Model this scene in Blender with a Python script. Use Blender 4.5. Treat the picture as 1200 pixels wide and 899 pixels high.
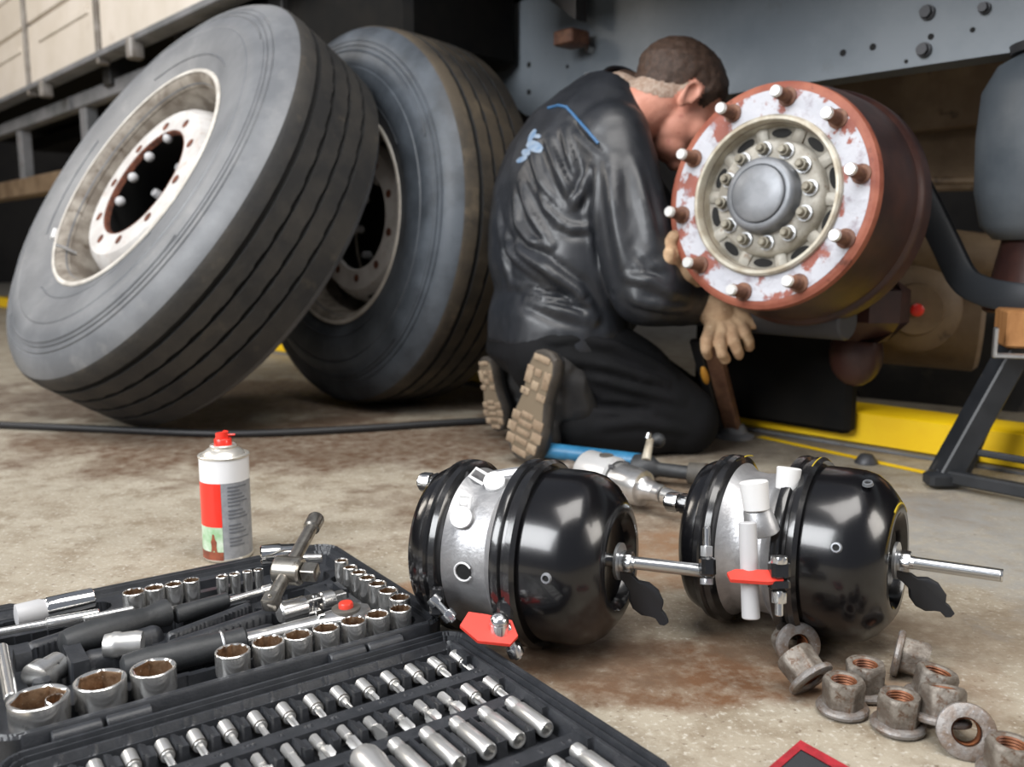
import bpy, math, random
import numpy as np
from mathutils import Vector, Matrix, Quaternion, noise
from mathutils.bvhtree import BVHTree
for o in list(bpy.data.objects): bpy.data.objects.remove(o)
random.seed(7); rng = np.random.default_rng(7)
PI = math.pi
scn = bpy.context.scene; COL = scn.collection

# ------------------------------------------------------------------ camera
CAM_H = .42; FPX = 1050.; TP = (449.5 - 290) / FPX; PITCH = math.atan(TP)
cd = bpy.data.cameras.new('camera'); cam = bpy.data.objects.new('camera', cd); COL.objects.link(cam)
cam.location = (0, 0, CAM_H); cam.rotation_euler = (PI / 2 - PITCH, 0, 0)
cd.sensor_width = 36; cd.lens = FPX / 1200 * 36; cd.clip_start = .05; cd.clip_end = 100
cd.dof.use_dof = True; cd.dof.focus_distance = .93; cd.dof.aperture_fstop = 5.6
scn.camera = cam
# ------------------------------------------------------------------ world
w = bpy.data.worlds.new('world'); scn.world = w; w.use_nodes = True
w.node_tree.nodes['Background'].inputs[0].default_value = (.80, .86, 1, 1)
w.node_tree.nodes['Background'].inputs[1].default_value = .20
# ------------------------------------------------------------------ large lights (open shop doors and roof lights behind the camera, plus two added fills)
def area(name, loc, target, sx, sy, power, color):
    l = bpy.data.lights.new(name, 'AREA'); l.shape = 'RECTANGLE'; l.size = sx; l.size_y = sy; l.energy = power; l.color = color
    o = bpy.data.objects.new(name, l); COL.objects.link(o); o.location = loc
    o.rotation_euler = (Vector(target) - Vector(loc)).to_track_quat('-Z', 'Y').to_euler(); return o
area('door_daylight', (-2.6, -1.0, 2.3), (0, 1.6, .3), 2.2, 1.8, 165, (.96, .98, 1))
area('roof_light', (.3, .2, 3.2), (.1, 1.5, 0), 2.6, 1.6, 95, (1, .97, .93))
area('right_fill', (3.6, -.2, 1.9), (.6, 1.5, .3), 1.6, 1.4, 55, (1, .95, .88))  # added fill to brighten the kerb and floor at right
area('trailer_fill', (-4.6, 2.6, 3.0), (-1.6, 3.9, 1.4), 1.5, 1.5, 75, (1, .92, .82))  # added fill to brighten the trailer side
scn.view_settings.view_transform = 'Standard'; scn.view_settings.look = 'None'
scn.view_settings.gamma = 1; scn.view_settings.use_curve_mapping = False
scn.view_settings.exposure = .25

# ------------------------------------------------------------------ helpers
FW = np.array([0, math.cos(PITCH), -math.sin(PITCH)]); UP = np.array([0, math.sin(PITCH), math.cos(PITCH)])
def at(x, y, d):                     # a point at depth d along the view
    return Vector((0, 0, CAM_H)) + Vector((np.array([1., 0, 0]) * (x - 600) / FPX + UP * (449.5 - y) / FPX + FW) * d)
def on(x, y, z=0.):                  # a point at height z
    r = np.array([1., 0, 0]) * (x - 600) / FPX + UP * (449.5 - y) / FPX + FW
    return Vector((0, 0, CAM_H)) + Vector(r * ((z - CAM_H) / r[2]))
V = Vector
def basis(z, x=(0, 0, 1)):           # rotation whose local z is z, local x near x
    z = V(z).normalized(); x = V(x); x = (x - z * x.dot(z))
    if x.length < 1e-4: x = V((1, 0, 0)) - z * z.x
    x.normalize(); y = z.cross(x)
    m = Matrix((x, y, z)).transposed().to_4x4(); return m
def TR(loc, rot=None):
    return Matrix.Translation(V(loc)) @ (rot if rot is not None else Matrix())

class MB:
    def __init__(s): s.v = []; s.f = []; s.mi = []; s.m = 0; s.M = Matrix()
    def add(s, vs, fs):
        b = len(s.v); s.v += [tuple(s.M @ V(p)) for p in vs]; s.f += [tuple(b + i for i in f) for f in fs]; s.mi += [s.m] * len(fs); return s
    def box(s, a, b):
        x0, y0, z0 = a; x1, y1, z1 = b
        return s.add([(x0,y0,z0),(x1,y0,z0),(x1,y1,z0),(x0,y1,z0),(x0,y0,z1),(x1,y0,z1),(x1,y1,z1),(x0,y1,z1)],
                     [(0,3,2,1),(4,5,6,7),(0,1,5,4),(1,2,6,5),(2,3,7,6),(3,0,4,7)])
    def cbox(s, a, b, c=.003):       # bevelled box
        x0, y0, z0 = a; x1, y1, z1 = b
        def lp(x0, y0, x1, y1, z, c): return [(x0+c,y0,z),(x1-c,y0,z),(x1,y0+c,z),(x1,y1-c,z),(x1-c,y1,z),(x0+c,y1,z),(x0,y1-c,z),(x0,y0+c,z)]
        return s.loft([lp(x0+c,y0+c,x1-c,y1-c,z0,c), lp(x0,y0,x1,y1,z0+c,c), lp(x0,y0,x1,y1,z1-c,c), lp(x0+c,y0+c,x1-c,y1-c,z1,c)], 1, 1)
    def beam(s, p, q, wx, wy, up=(0, 0, 1), c=.002):
        p = V(p); q = V(q); M = s.M; s.M = M @ TR(p, basis(q - p, up)); L = (q - p).length
        s.cbox((-wx/2, -wy/2, 0), (wx/2, wy/2, L), c); s.M = M; return s
    def loft(s, loops, c0=0, c1=0, closed=True):
        n = len(loops[0]); vs = [p for l in loops for p in l]; fs = []
        for i in range(len(loops) - 1):
            for j in range(n if closed else n - 1):
                k = (j + 1) % n; fs.append((i*n+j, i*n+k, (i+1)*n+k, (i+1)*n+j))
        if c0: fs.append(tuple(range(n - 1, -1, -1)))
        if c1: fs.append(tuple((len(loops)-1)*n + j for j in range(n)))
        return s.add(vs, fs)
    def lathe(s, prof, seg=32, c0=0, c1=0):   # prof: (z, r)
        return s.loft([[(r*math.cos(2*PI*j/seg), r*math.sin(2*PI*j/seg), z) for j in range(seg)] for z, r in prof], c0, c1)
    def cyl(s, p, q, r0, r1=None, seg=20, bev=0):
        p = V(p); q = V(q); r1 = r0 if r1 is None else r1; M = s.M; s.M = M @ TR(p, basis(q - p, (.3, .2, 1))); L = (q - p).length
        pr = [(0, r0 - bev), (bev, r0), (L - bev, r1), (L, r1 - bev)] if bev else [(0, r0), (L, r1)]
        s.lathe(pr, seg, 1, 1); s.M = M; return s
    def tube(s, pts, r, seg=10, closed=False):
        pts = [V(p) for p in pts]; n = len(pts); R = r if isinstance(r, (list, tuple)) else [r] * n; loops = []; x = None
        for i in range(n):
            if closed: t = pts[(i+1) % n] - pts[i-1]
            else: t = pts[min(i+1, n-1)] - pts[max(i-1, 0)]
            if t.length < 1e-9: t = V((0, 0, 1))
            t.normalize()
            if x is None: x = V((0, 0, 1)) if abs(t.z) < .9 else V((1, 0, 0))
            x = (x - t * x.dot(t)).normalized(); y = t.cross(x)
            loops.append([tuple(pts[i] + (x*math.cos(a) + y*math.sin(a)) * R[i]) for a in [2*PI*j/seg for j in range(seg)]])
        if closed: loops.append(loops[0]); return s.loft(loops)
        return s.loft(loops, 1, 1)
    def ball(s, c, r, seg=16, rings=10):
        rx, ry, rz = r if isinstance(r, (list, tuple)) else (r, r, r); c = V(c)
        return s.loft([[(c.x+rx*math.sin(t)*math.cos(2*PI*j/seg), c.y+ry*math.sin(t)*math.sin(2*PI*j/seg), c.z-rz*math.cos(t)) for j in range(seg)]
                       for t in [PI*(i+.02)/(rings+.04) for i in range(rings+1)]], 1, 1)
    def hexa(s, p, q, af, c=.06):    # chamfered hexagonal prism between p and q, across flats af
        p = V(p); q = V(q); M = s.M; s.M = M @ TR(p, basis(q-p, (.3, .2, 1))); L = (q-p).length
        def lp(z, lim): return [(min(hexr(a, af), lim)*math.cos(a), min(hexr(a, af), lim)*math.sin(a), z) for a in [2*PI*j/24 for j in range(24)]]
        s.loft([lp(0, af*.52), lp(L*.1, 9), lp(L*.9, 9), lp(L, af*.52)], 1, 1); s.M = M; return s
    def build(s, name, mat, parent=None, smooth=True, ang=38):
        me = bpy.data.meshes.new(name); me.from_pydata(s.v, [], s.f)
        for m in (mat if isinstance(mat, (list, tuple)) else [mat]): me.materials.append(m)
        me.polygons.foreach_set('material_index', s.mi)
        if smooth: me.polygons.foreach_set('use_smooth', [True]*len(s.f)); me.set_sharp_from_angle(angle=math.radians(ang))
        me.update(); o = bpy.data.objects.new(name, me); COL.objects.link(o)
        if parent is not None: o.parent = parent
        return o
def hexr(a, af):
    a = (a % (PI/3)) - PI/6; return af/2/math.cos(a)
def thing(name, label, cat, M=None, group=None):
    o = bpy.data.objects.new(name, None); COL.objects.link(o); o.empty_display_size = .02
    if M is not None: o.matrix_world = M
    return tag(o, label, cat, group)
def tag(o, label, cat, group=None):
    o['label'] = label; o['category'] = cat
    if group: o['group'] = group
    return o
def struct(o): o['kind'] = 'structure'; return o
def plab(o, label): o['label'] = label; return o
def dup(root, M, label=None, group=None):
    r = root.copy(); COL.objects.link(r); r.matrix_world = M
    if label: r['label'] = label
    if group: r['group'] = group
    for ch in [c for c in COL.objects if c.parent == root]:
        c = ch.copy(); COL.objects.link(c); c.parent = r
        for g in [x for x in COL.objects if x.parent == ch]:
            d = g.copy(); COL.objects.link(d); d.parent = c
    return r

# ------------------------------------------------------------------ materials
def mat(name, c1, c2=None, c3=None, scale=20, rough=.5, metal=0, bump=0, bscale=120, lo=.4, hi=.6, lo3=.6, hi3=.7, rvar=0, coat=0, spec=.5, aniso=None, detail=6):
    m = bpy.data.materials.new(name); m.use_nodes = True; nt = m.node_tree; b = nt.nodes['Principled BSDF']
    b.inputs['Roughness'].default_value = rough; b.inputs['Metallic'].default_value = metal
    b.inputs['Coat Weight'].default_value = coat; b.inputs['Coat Roughness'].default_value = .08; b.inputs['Specular IOR Level'].default_value = spec
    tc = nt.nodes.new('ShaderNodeTexCoord'); src = tc.outputs['Object']
    if aniso:
        mp = nt.nodes.new('ShaderNodeMapping'); mp.inputs['Scale'].default_value = aniso; nt.links.new(src, mp.inputs[0]); src = mp.outputs[0]
    def ns(sc, d=detail):
        n = nt.nodes.new('ShaderNodeTexNoise'); n.inputs['Scale'].default_value = sc; n.inputs['Detail'].default_value = d; n.inputs['Roughness'].default_value = .62
        nt.links.new(src, n.inputs['Vector']); return n.outputs['Fac']
    def mr(f, lo, hi, a=0, c=1):
        r = nt.nodes.new('ShaderNodeMapRange'); r.inputs[1].default_value = lo; r.inputs[2].default_value = hi; r.inputs[3].default_value = a; r.inputs[4].default_value = c
        nt.links.new(f, r.inputs[0]); return r.outputs[0]
    def mix(f, a, c):
        x = nt.nodes.new('ShaderNodeMix'); x.data_type = 'RGBA'; nt.links.new(f, x.inputs[0])
        for i, q in ((6, a), (7, c)):
            if isinstance(q, tuple): x.inputs[i].default_value = (*q, 1)
            else: nt.links.new(q, x.inputs[i])
        return x.outputs[2]
    col = c1
    if c2:
        f = ns(scale); col = mix(mr(f, lo, hi), c1, c2)
        if rvar: nt.links.new(mr(f, lo, hi, rough, rough + rvar), b.inputs['Roughness'])
    if c3: col = mix(mr(ns(scale*2.3), lo3, hi3), col, c3)
    if isinstance(col, tuple): b.inputs['Base Color'].default_value = (*col, 1)
    else: nt.links.new(col, b.inputs['Base Color'])
    if bump:
        bn = nt.nodes.new('ShaderNodeBump'); bn.inputs['Strength'].default_value = bump; bn.inputs['Distance'].default_value = .002
        nt.links.new(ns(bscale), bn.inputs['Height']); nt.links.new(bn.outputs[0], b.inputs['Normal'])
    return m
TREAD = mat('tread_rubber', (.019, .0185, .0185), (.040, .036, .031), (.085, .070, .050), scale=7, rough=.72, bump=.5, bscale=90, lo3=.6, hi3=.85)
TREADBROWN = mat('tread_rubber_dusty', (.026, .022, .018), (.070, .054, .036), (.13, .10, .065), scale=5, rough=.75, bump=.5, bscale=90, lo3=.56, hi3=.8)
BLACKRUB = mat('splash_rubber', (.006, .006, .006), (.010, .009, .008), scale=8, rough=.8, spec=.15)
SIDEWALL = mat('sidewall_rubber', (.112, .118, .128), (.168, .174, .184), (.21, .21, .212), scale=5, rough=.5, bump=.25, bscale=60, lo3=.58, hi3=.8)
SIDESHADED = mat('sidewall_shaded_rubber', (.030, .036, .044), (.068, .080, .096), scale=6, rough=.5, bump=.2, bscale=60)  # second wheel's rubber, colour darkened for the shade on it
GROOVE = mat('groove_rubber', (.008, .008, .008), rough=.8)
RIMDIRTY = mat('rim_dirty', (.15, .125, .10), (.30, .27, .23), (.09, .065, .045), scale=16, rough=.7, bump=.4, bscale=60)
RIMLIP = mat('rim_lip', (.42, .39, .35), (.60, .57, .52), scale=14, rough=.5)
RIMWHITE = mat('rim_white', (.46, .44, .425), (.58, .565, .55), (.34, .24, .18), scale=12, rough=.55, lo3=.60, hi3=.8)
RUSTHOLE = mat('rust_hole', (.16, .05, .025), (.07, .025, .015), scale=60, rough=.8)
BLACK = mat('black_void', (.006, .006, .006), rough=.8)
RUST = mat('rust_red', (.23, .058, .034), (.33, .105, .062), (.12, .035, .02), scale=14, rough=.62, bump=.4, bscale=70)
RUSTDARK = mat('rust_dark', (.028, .012, .011), (.060, .024, .018), scale=9, rough=.42, bump=.2, bscale=60)
PAINTWHITE = mat('flange_flaked', (.28, .085, .06), (.50, .51, .56), (.33, .30, .34), scale=17, rough=.55, bump=1, bscale=80, lo=.44, hi=.48, lo3=.55, hi3=.7)
HUBGREY = mat('hub_cast', (.30, .28, .24), (.50, .48, .43), (.20, .13, .08), scale=20, rough=.6, metal=.2, bump=.4, bscale=90, lo3=.6, hi3=.72)
HUBDARK = mat('hub_dark', (.055, .050, .043), (.11, .10, .085), scale=18, rough=.6, bump=.3)
HUBSHADE = mat('hub_web_shaded', (.17, .155, .125), (.30, .28, .24), (.11, .08, .05), scale=22, rough=.6, bump=.4, bscale=90, lo3=.6, hi3=.72)  # hub casting colour darkened for the shade inside the recess
HUBBOLT = mat('hub_bolt_steel', (.20, .18, .14), (.30, .28, .23), scale=60, rough=.5, metal=.5)
HUBRING = mat('hub_ring', (.55, .52, .44), (.40, .35, .27), scale=30, rough=.45, metal=.3)
CAPGREY = mat('cap_grey', (.17, .18, .195), (.25, .26, .28), scale=14, rough=.45, metal=.4)
STUDRUST = mat('stud_rust', (.11, .045, .028), (.20, .09, .05), scale=60, rough=.6, bump=.5)
STUDTIP = mat('stud_tip', (.85, .85, .84), rough=.3, metal=.5)
BLACKPAINT = mat('gloss_black', (.0045, .0045, .0055), rough=.22, coat=.3, bump=.04, bscale=25)
BLACKCLAMP = mat('clamp_black', (.009, .009, .010), (.014, .014, .015), scale=30, rough=.22, coat=.5, bump=.15, bscale=60)
ALU = mat('cast_aluminium', (.46, .46, .47), (.36, .36, .37), scale=40, rough=.42, metal=.75, bump=.25, bscale=200)
ZINC = mat('zinc', (.70, .71, .72), rough=.24, metal=1)
ZINCDULL = mat('zinc_dull', (.52, .53, .55), (.62, .63, .64), scale=60, rough=.38, metal=.9)
HOUSING = mat('pale_housing', (.62, .62, .62), rough=.3, metal=.4)
PLUG = mat('white_plug', (.70, .70, .70), rough=.4)
PLUGDULL = mat('grey_plug', (.46, .46, .47), rough=.45)
REDTAG = mat('red_tag', (.68, .045, .028), rough=.42)
RUBBERCAP = mat('rubber_cap', (.020, .022, .027), rough=.55)
YELLOWMARK = mat('yellow_mark', (.45, .33, .02), rough=.5)
CHROME = mat('chrome', (.78, .78, .77), rough=.13, metal=1)
CHROMESAT = mat('satin_chrome', (.80, .795, .78), (.70, .69, .67), scale=80, rough=.25, metal=.9)
BITSTEEL = mat('bit_steel', (.74, .735, .72), rough=.34, metal=.85)
SOCKIN = mat('socket_inside', (.36, .24, .15), (.20, .12, .07), (.60, .54, .46), scale=120, rough=.38, metal=.8)
TBAR = mat('oily_steel', (.30, .28, .25), (.42, .40, .36), (.16, .13, .10), scale=60, rough=.3, metal=.95)
CASE = mat('case_plastic', (.019, .021, .025), (.028, .030, .035), (.055, .057, .062), scale=60, rough=.42, bump=.2, bscale=400, lo3=.62, hi3=.8)
GRIP = mat('black_grip', (.022, .024, .026), (.030, .032, .035), scale=60, rough=.5, bump=.2, bscale=300)
REDBTN = mat('red_button', (.65, .05, .03), rough=.35)
NUTM = mat('nut_steel', (.12, .098, .080), (.25, .225, .195), (.10, .050, .026), scale=55, rough=.55, metal=.35, bump=.6, bscale=160, lo3=.55, hi3=.68)
WASHM = mat('washer_steel', (.26, .245, .235), (.17, .125, .095), (.36, .36, .38), scale=70, rough=.5, metal=.45, bump=.5, bscale=180)
THREADRUST = mat('thread_rust', (.12, .042, .02), (.27, .10, .04), scale=60, rough=.45, metal=.4)
CANWHITE = mat('can_white', (.80, .80, .81), rough=.3, coat=.3)
CANRED = mat('can_red', (.80, .035, .02), rough=.32, coat=.3)
CANGREY = mat('can_grey', (.24, .25, .27), (.30, .31, .33), scale=120, rough=.4)
CANDARK = mat('can_print', (.14, .15, .17), rough=.4)
CANGREEN = mat('can_green', (.30, .50, .28), (.62, .72, .60), scale=30, rough=.4)
CANBROWN = mat('can_brown', (.30, .08, .04), (.18, .05, .03), scale=60, rough=.4)
CANMETAL = mat('can_metal', (.75, .72, .66), rough=.3, metal=.7)
YELLOW = mat('yellow_paint', (1.0, .66, .010), (.96, .60, .008), (.45, .30, .03), scale=9, rough=.42, lo3=.68, hi3=.8)
BEIGE = mat('trailer_beige', (.62, .56, .48), (.70, .64, .57), (.36, .28, .2), scale=2.2, rough=.5, lo3=.62, hi3=.8)
STRAPM = mat('trailer_steel', (.30, .28, .26), (.16, .14, .12), scale=10, rough=.5, metal=.3)
RAILGREY = mat('rail_grey', (.13, .135, .14), (.20, .20, .21), (.11, .06, .04), scale=5, rough=.55, lo3=.62, hi3=.75)
CHASSIS = mat('chassis_blue_grey', (.155, .180, .205), (.205, .230, .255), (.115, .125, .135), scale=3.5, rough=.45, bump=.1, bscale=30, lo3=.6, hi3=.8)
BOLTM = mat('bolt_dark', (.07, .07, .075), rough=.5, metal=.5)
DARKSTEEL = mat('dark_steel', (.013, .013, .014), (.024, .022, .02), scale=8, rough=.6)
BROWNSTEEL = mat('brown_steel', (.13, .085, .048), (.20, .14, .085), (.055, .035, .02), scale=6, rough=.6, bump=.3)
BELLOW = mat('bellow_grey', (.065, .078, .092), (.10, .115, .13), scale=5, rough=.5)
JACKGREY = mat('jack_stand_paint', (.013, .015, .018), (.022, .024, .028), (.07, .065, .06), scale=12, rough=.45, lo3=.65, hi3=.75)
WOOD = mat('wood_block', (.42, .20, .07), (.30, .13, .04), scale=12, rough=.7, aniso=(1, 6, 1), bump=.4)
RUBBERARM = mat('rubber_arm', (.030, .034, .040), rough=.5)
HOSE = mat('hose_black', (.010, .010, .011), rough=.5)
BLUEH = mat('blue_handle', (.015, .12, .24), (.03, .17, .32), scale=50, rough=.4)
TOOLSILVER = mat('tool_silver', (.72, .72, .72), (.58, .57, .56), (.40, .30, .25), scale=40, rough=.28, metal=.9, lo3=.66, hi3=.8)
SKIN = mat('skin', (.62, .27, .19), (.70, .33, .24), (.50, .16, .12), scale=24, rough=.5, bump=.15, bscale=200)
HAIR = mat('hair_brown', (.040, .022, .014), (.075, .042, .028), scale=90, rough=.6, bump=1, bscale=220)
HAIRGREY = mat('hair_nape', (.46, .36, .29), (.33, .22, .16), scale=140, rough=.6, bump=1, bscale=260)
JACKET = mat('jacket_cloth', (.013, .015, .019), (.020, .022, .027), scale=14, rough=.42, spec=.55, bump=.25, bscale=26)
TROUSER = mat('trouser_cloth', (.0035, .0038, .0045), (.0055, .0055, .0068), scale=12, rough=.85, spec=.25, bump=.25, bscale=30)
PIPING = mat('piping_blue', (.035, .12, .26), rough=.5)
PRINT = mat('print_blue', (.10, .18, .30), (.24, .30, .38), scale=40, rough=.5)
GLOVE = mat('glove_tan', (.52, .35, .21), (.42, .26, .15), (.64, .48, .32), scale=40, rough=.8, bump=.5)
BOOT = mat('boot_leather', (.010, .010, .011), (.018, .017, .017), scale=20, rough=.5, bump=.2)
BOOTSIDE = mat('outsole_side', (.035, .030, .026), (.06, .05, .04), scale=30, rough=.7)
SOLE = mat('sole_tan', (.33, .25, .17), (.24, .17, .11), (.13, .09, .06), scale=30, rough=.75, bump=.3)
SOLEDARK = mat('sole_dark', (.17, .13, .085), rough=.8)
REDCLOTH = mat('red_webbing', (.35, .012, .022), (.25, .008, .015), scale=90, rough=.7, bump=.4, bscale=500)
BLACKCLOTH = mat('black_cloth', (.022, .024, .028), rough=.85, bump=.4, bscale=500)
LAMPRED = mat('red_plastic', (.70, .03, .02), rough=.3)
WALLM = mat('wall_plaster', (.018, .016, .015), (.030, .027, .024), scale=1.5, rough=.9)

def floor_material():
    m = bpy.data.materials.new('concrete_floor'); m.use_nodes = True; nt = m.node_tree; b = nt.nodes['Principled BSDF']
    tc = nt.nodes.new('ShaderNodeTexCoord'); P = tc.outputs['Object']
    def ns(sc, d=8, rg=.6, dist=0):
        n = nt.nodes.new('ShaderNodeTexNoise'); n.inputs['Scale'].default_value = sc; n.inputs['Detail'].default_value = d; n.inputs['Roughness'].default_value = rg; n.inputs['Distortion'].default_value = dist
        nt.links.new(P, n.inputs['Vector']); return n
    def mr(f, lo, hi, a=0., c=1.):
        r = nt.nodes.new('ShaderNodeMapRange'); r.inputs[1].default_value = lo; r.inputs[2].default_value = hi; r.inputs[3].default_value = a; r.inputs[4].default_value = c
        nt.links.new(f, r.inputs[0]); return r.outputs[0]
    def mix(f, a, c):
        x = nt.nodes.new('ShaderNodeMix'); x.data_type = 'RGBA'; nt.links.new(f, x.inputs[0])
        for i, q in ((6, a), (7, c)):
            if isinstance(q, tuple): x.inputs[i].default_value = (*q, 1)
            else: nt.links.new(q, x.inputs[i])
        return x.outputs[2]
    def math_(op, a, c):
        x = nt.nodes.new('ShaderNodeMath'); x.operation = op
        for i, q in enumerate((a, c)):
            if isinstance(q, (int, float)): x.inputs[i].default_value = q
            else: nt.links.new(q, x.inputs[i])
        return x.outputs[0]
    col = mix(mr(ns(4).outputs[0], .35, .68), (.285, .245, .185), (.385, .345, .275))
    col = mix(mr(ns(17, 9, .72).outputs[0], .47, .64), col, (.215, .172, .120))
    col = mix(mr(ns(170, 3, .6).outputs[0], .56, .72), col, (.50, .47, .41))
    col = mix(mr(ns(110, 3, .5).outputs[0], .64, .72), col, (.16, .12, .085))
    wob = ns(6, 6, .65)
    # (x, y, rx, ry, colour, strength): oil, rust and damp patches; the wide brown ones by the wheels also paint shade
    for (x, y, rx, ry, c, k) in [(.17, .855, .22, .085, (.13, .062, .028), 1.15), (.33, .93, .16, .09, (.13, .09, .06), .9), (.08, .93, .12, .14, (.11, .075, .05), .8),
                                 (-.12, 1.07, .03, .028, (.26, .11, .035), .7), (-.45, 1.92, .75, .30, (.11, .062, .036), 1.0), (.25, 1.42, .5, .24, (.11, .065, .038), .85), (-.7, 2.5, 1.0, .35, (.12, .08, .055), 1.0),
                                 (.20, 1.18, .17, .10, (.22, .12, .06), .8), (.50, 1.9, .45, .18, (.14, .11, .085), .8), (.62, .93, .22, .10, (.17, .13, .09), .7), (.78, 1.25, .36, .26, (.27, .265, .25), .9),
                                 (.33, .80, .06, .05, (.24, .15, .09), .6), (.40, .80, .09, .08, (.22, .15, .10), .6)]:
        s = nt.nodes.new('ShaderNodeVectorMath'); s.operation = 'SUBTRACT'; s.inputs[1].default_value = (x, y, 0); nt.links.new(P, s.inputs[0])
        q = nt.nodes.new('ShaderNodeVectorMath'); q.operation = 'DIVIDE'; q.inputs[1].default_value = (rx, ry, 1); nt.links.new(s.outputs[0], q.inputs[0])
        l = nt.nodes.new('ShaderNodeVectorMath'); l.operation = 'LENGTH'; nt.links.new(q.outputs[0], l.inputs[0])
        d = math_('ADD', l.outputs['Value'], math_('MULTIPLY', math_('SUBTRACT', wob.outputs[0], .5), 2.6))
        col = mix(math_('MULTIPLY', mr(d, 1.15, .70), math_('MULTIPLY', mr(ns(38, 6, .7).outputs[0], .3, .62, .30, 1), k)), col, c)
    nt.links.new(col, b.inputs['Base Color'])
    nt.links.new(mr(ns(12).outputs[0], .3, .7, .48, .75), b.inputs['Roughness'])
    bn = nt.nodes.new('ShaderNodeBump'); bn.inputs['Strength'].default_value = .45; bn.inputs['Distance'].default_value = .0025
    nt.links.new(math_('ADD', ns(120, 4, .7).outputs[0], math_('MULTIPLY', ns(14, 5).outputs[0], 1.5)), bn.inputs['Height']); nt.links.new(bn.outputs[0], b.inputs['Normal'])
    return m

# ------------------------------------------------------------------ the setting
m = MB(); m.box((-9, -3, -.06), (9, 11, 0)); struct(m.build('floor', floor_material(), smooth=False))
m = MB(); m.box((-9, 10.8, 0), (9, 11, 5)); struct(m.build('wall_back', WALLM, smooth=False))
m = MB(); m.box((8.8, -3, 0), (9, 10.8, 5)); struct(m.build('wall_right', WALLM, smooth=False))
m = MB(); m.box((-9, -3, 0), (-8.8, 10.8, 5)); struct(m.build('wall_left', WALLM, smooth=False))

TD = V((-.67, .742, 0)).normalized(); ND = V((TD.y, -TD.x, 0))      # along the truck, inward under the truck
HC = V((.405, 1.544, .513))
def tp(s, off, z): p = HC + TD*s + ND*off; return V((p.x, p.y, z))
# truck frame matrix: x along TD, y inward, z up
TM = Matrix(((TD.x, ND.x, 0, HC.x), (TD.y, ND.y, 0, HC.y), (0, 0, 1, 0), (0, 0, 0, 1)))

# --- truck -------------------------------------------------------------------
truck = thing('truck', 'blue-grey truck chassis jacked up behind the kneeling mechanic', 'truck', TM)
m = MB()   # chassis rail: C-section, side at offset .5, lower edge z .775, the far end tapers upward
def rail_loop(x, z0, z1): return [(x, .50, z0), (x, .50, z1), (x, .575, z1), (x, .575, z1-.012), (x, .512, z1-.012), (x, .512, z0+.012), (x, .575, z0+.012), (x, .575, z0)]
m.loft([rail_loop(-1.6, .775, 1.12), rail_loop(.95, .775, 1.12), rail_loop(1.10, .80, 1.12), rail_loop(1.45, 1.03, 1.12)], 1, 1)
m.build('chassis_rail', CHASSIS, truck)
def rail_px(x, y, off=.5):            # s, z on the rail's face seen at a pixel
    r = at(x, y, 1) - V((0, 0, CAM_H)); p0 = HC + ND*off; k = (p0 - V((0, 0, CAM_H))).dot(ND)/r.dot(ND); p = V((0, 0, CAM_H)) + r*k
    return (p - HC).dot(TD), p.z
for (x, y, r) in [(1088, 15, .013), (1084, 59, .013), (693, 58, .011), (692, 90, .010), (1155, 10, .010)]:
    s_, z_ = rail_px(x, y); m = MB(); m.cyl((s_, .502, z_), (s_, .492, z_), r*1.1, seg=16); m.hexa((s_, .495, z_), (s_, .482, z_), r*1.6); m.build('rail_bolt', BOLTM if x > 1000 else ZINCDULL, truck)
for (x, y, r) in [(988, 62, .007), (1023, 55, .007), (1091, 43, .006), (1062, 72, .004), (620, 76, .008), (620, 108, .008), (665, 78, .005), (1140, 35, .005)]:
    s_, z_ = rail_px(x, y); m = MB(); m.cyl((s_, .505, z_), (s_, .4985, z_), r, seg=12); m.build('rail_hole', BLACK, truck)
m = MB(); m.box((-1.5, .58, 1.12), (6.5, 2.4, 1.2)); m.box((-1.7, .07, 1.24), (7.2, 2.4, 1.30)); m.build('deck_underside', BLACKRUB, truck, smooth=False)
m = MB(); m.cbox((-1.7, -.04, 1.08), (.98, .06, 1.34), .01); m.build('added_shade_skirt', BOLTM, truck)  # added above the view to throw shade on the rail
m = MB()
for s_ in (1.75, 2.5, 3.3): m.cbox((s_, .08, 1.12), (s_+.09, 2.3, 1.24), .004)
m.build('crossmember', DARKSTEEL, truck)
m = MB(); m.cbox((1.12, .10, .93), (2.3, .49, 1.22), .02); m.build('battery_box', BLACKRUB, truck)
s_, z_ = rail_px(665, 44, .42); m = MB(); m.cbox((s_-.035, .40, z_-.02), (s_+.035, .47, z_+.018), .004); plab(m.build('bracket_block', STUDRUST, truck), 'rusty brown bracket block')
s_, z_ = rail_px(640, 15, .40); m = MB(); m.loft([[(s_-.09, .42, z_-.03), (s_+.10, .42, z_+.10), (s_+.10, .46, z_+.10), (s_-.09, .46, z_-.03)], [(s_-.09, .42, z_+.3), (s_+.3, .42, z_+.3), (s_+.3, .46, z_+.3), (s_-.09, .46, z_+.3)]], 1, 1); m.build('gusset', BOLTM, truck)
# air bellow at right, top tucked under the rail
c = V(on(1232, 330, .45)); cl = TM.inverted() @ at(1238, 170, 1.62)
m = MB(); m.M = TR((cl.x, cl.y, 0)); m.lathe([(.43, .05), (.435, .09), (.46, .115), (.52, .128), (.62, .132), (.70, .128), (.745, .105), (.765, .07)], 40, 1, 1); m.build('air_bellow', BELLOW, truck)
m = MB(); m.M = TR((cl.x, cl.y, 0)); m.lathe([(.765, .085), (.78, .088), (.79, .06), (.80, .04)], 30, 1, 1); m.build('bellow_plate', BOLTM, truck)
m = MB(); m.cyl((cl.x, cl.y, .30), (cl.x, cl.y, .44), .10, .075, 28, .004); m.build('bellow_piston', RUSTDARK, truck)
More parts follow.
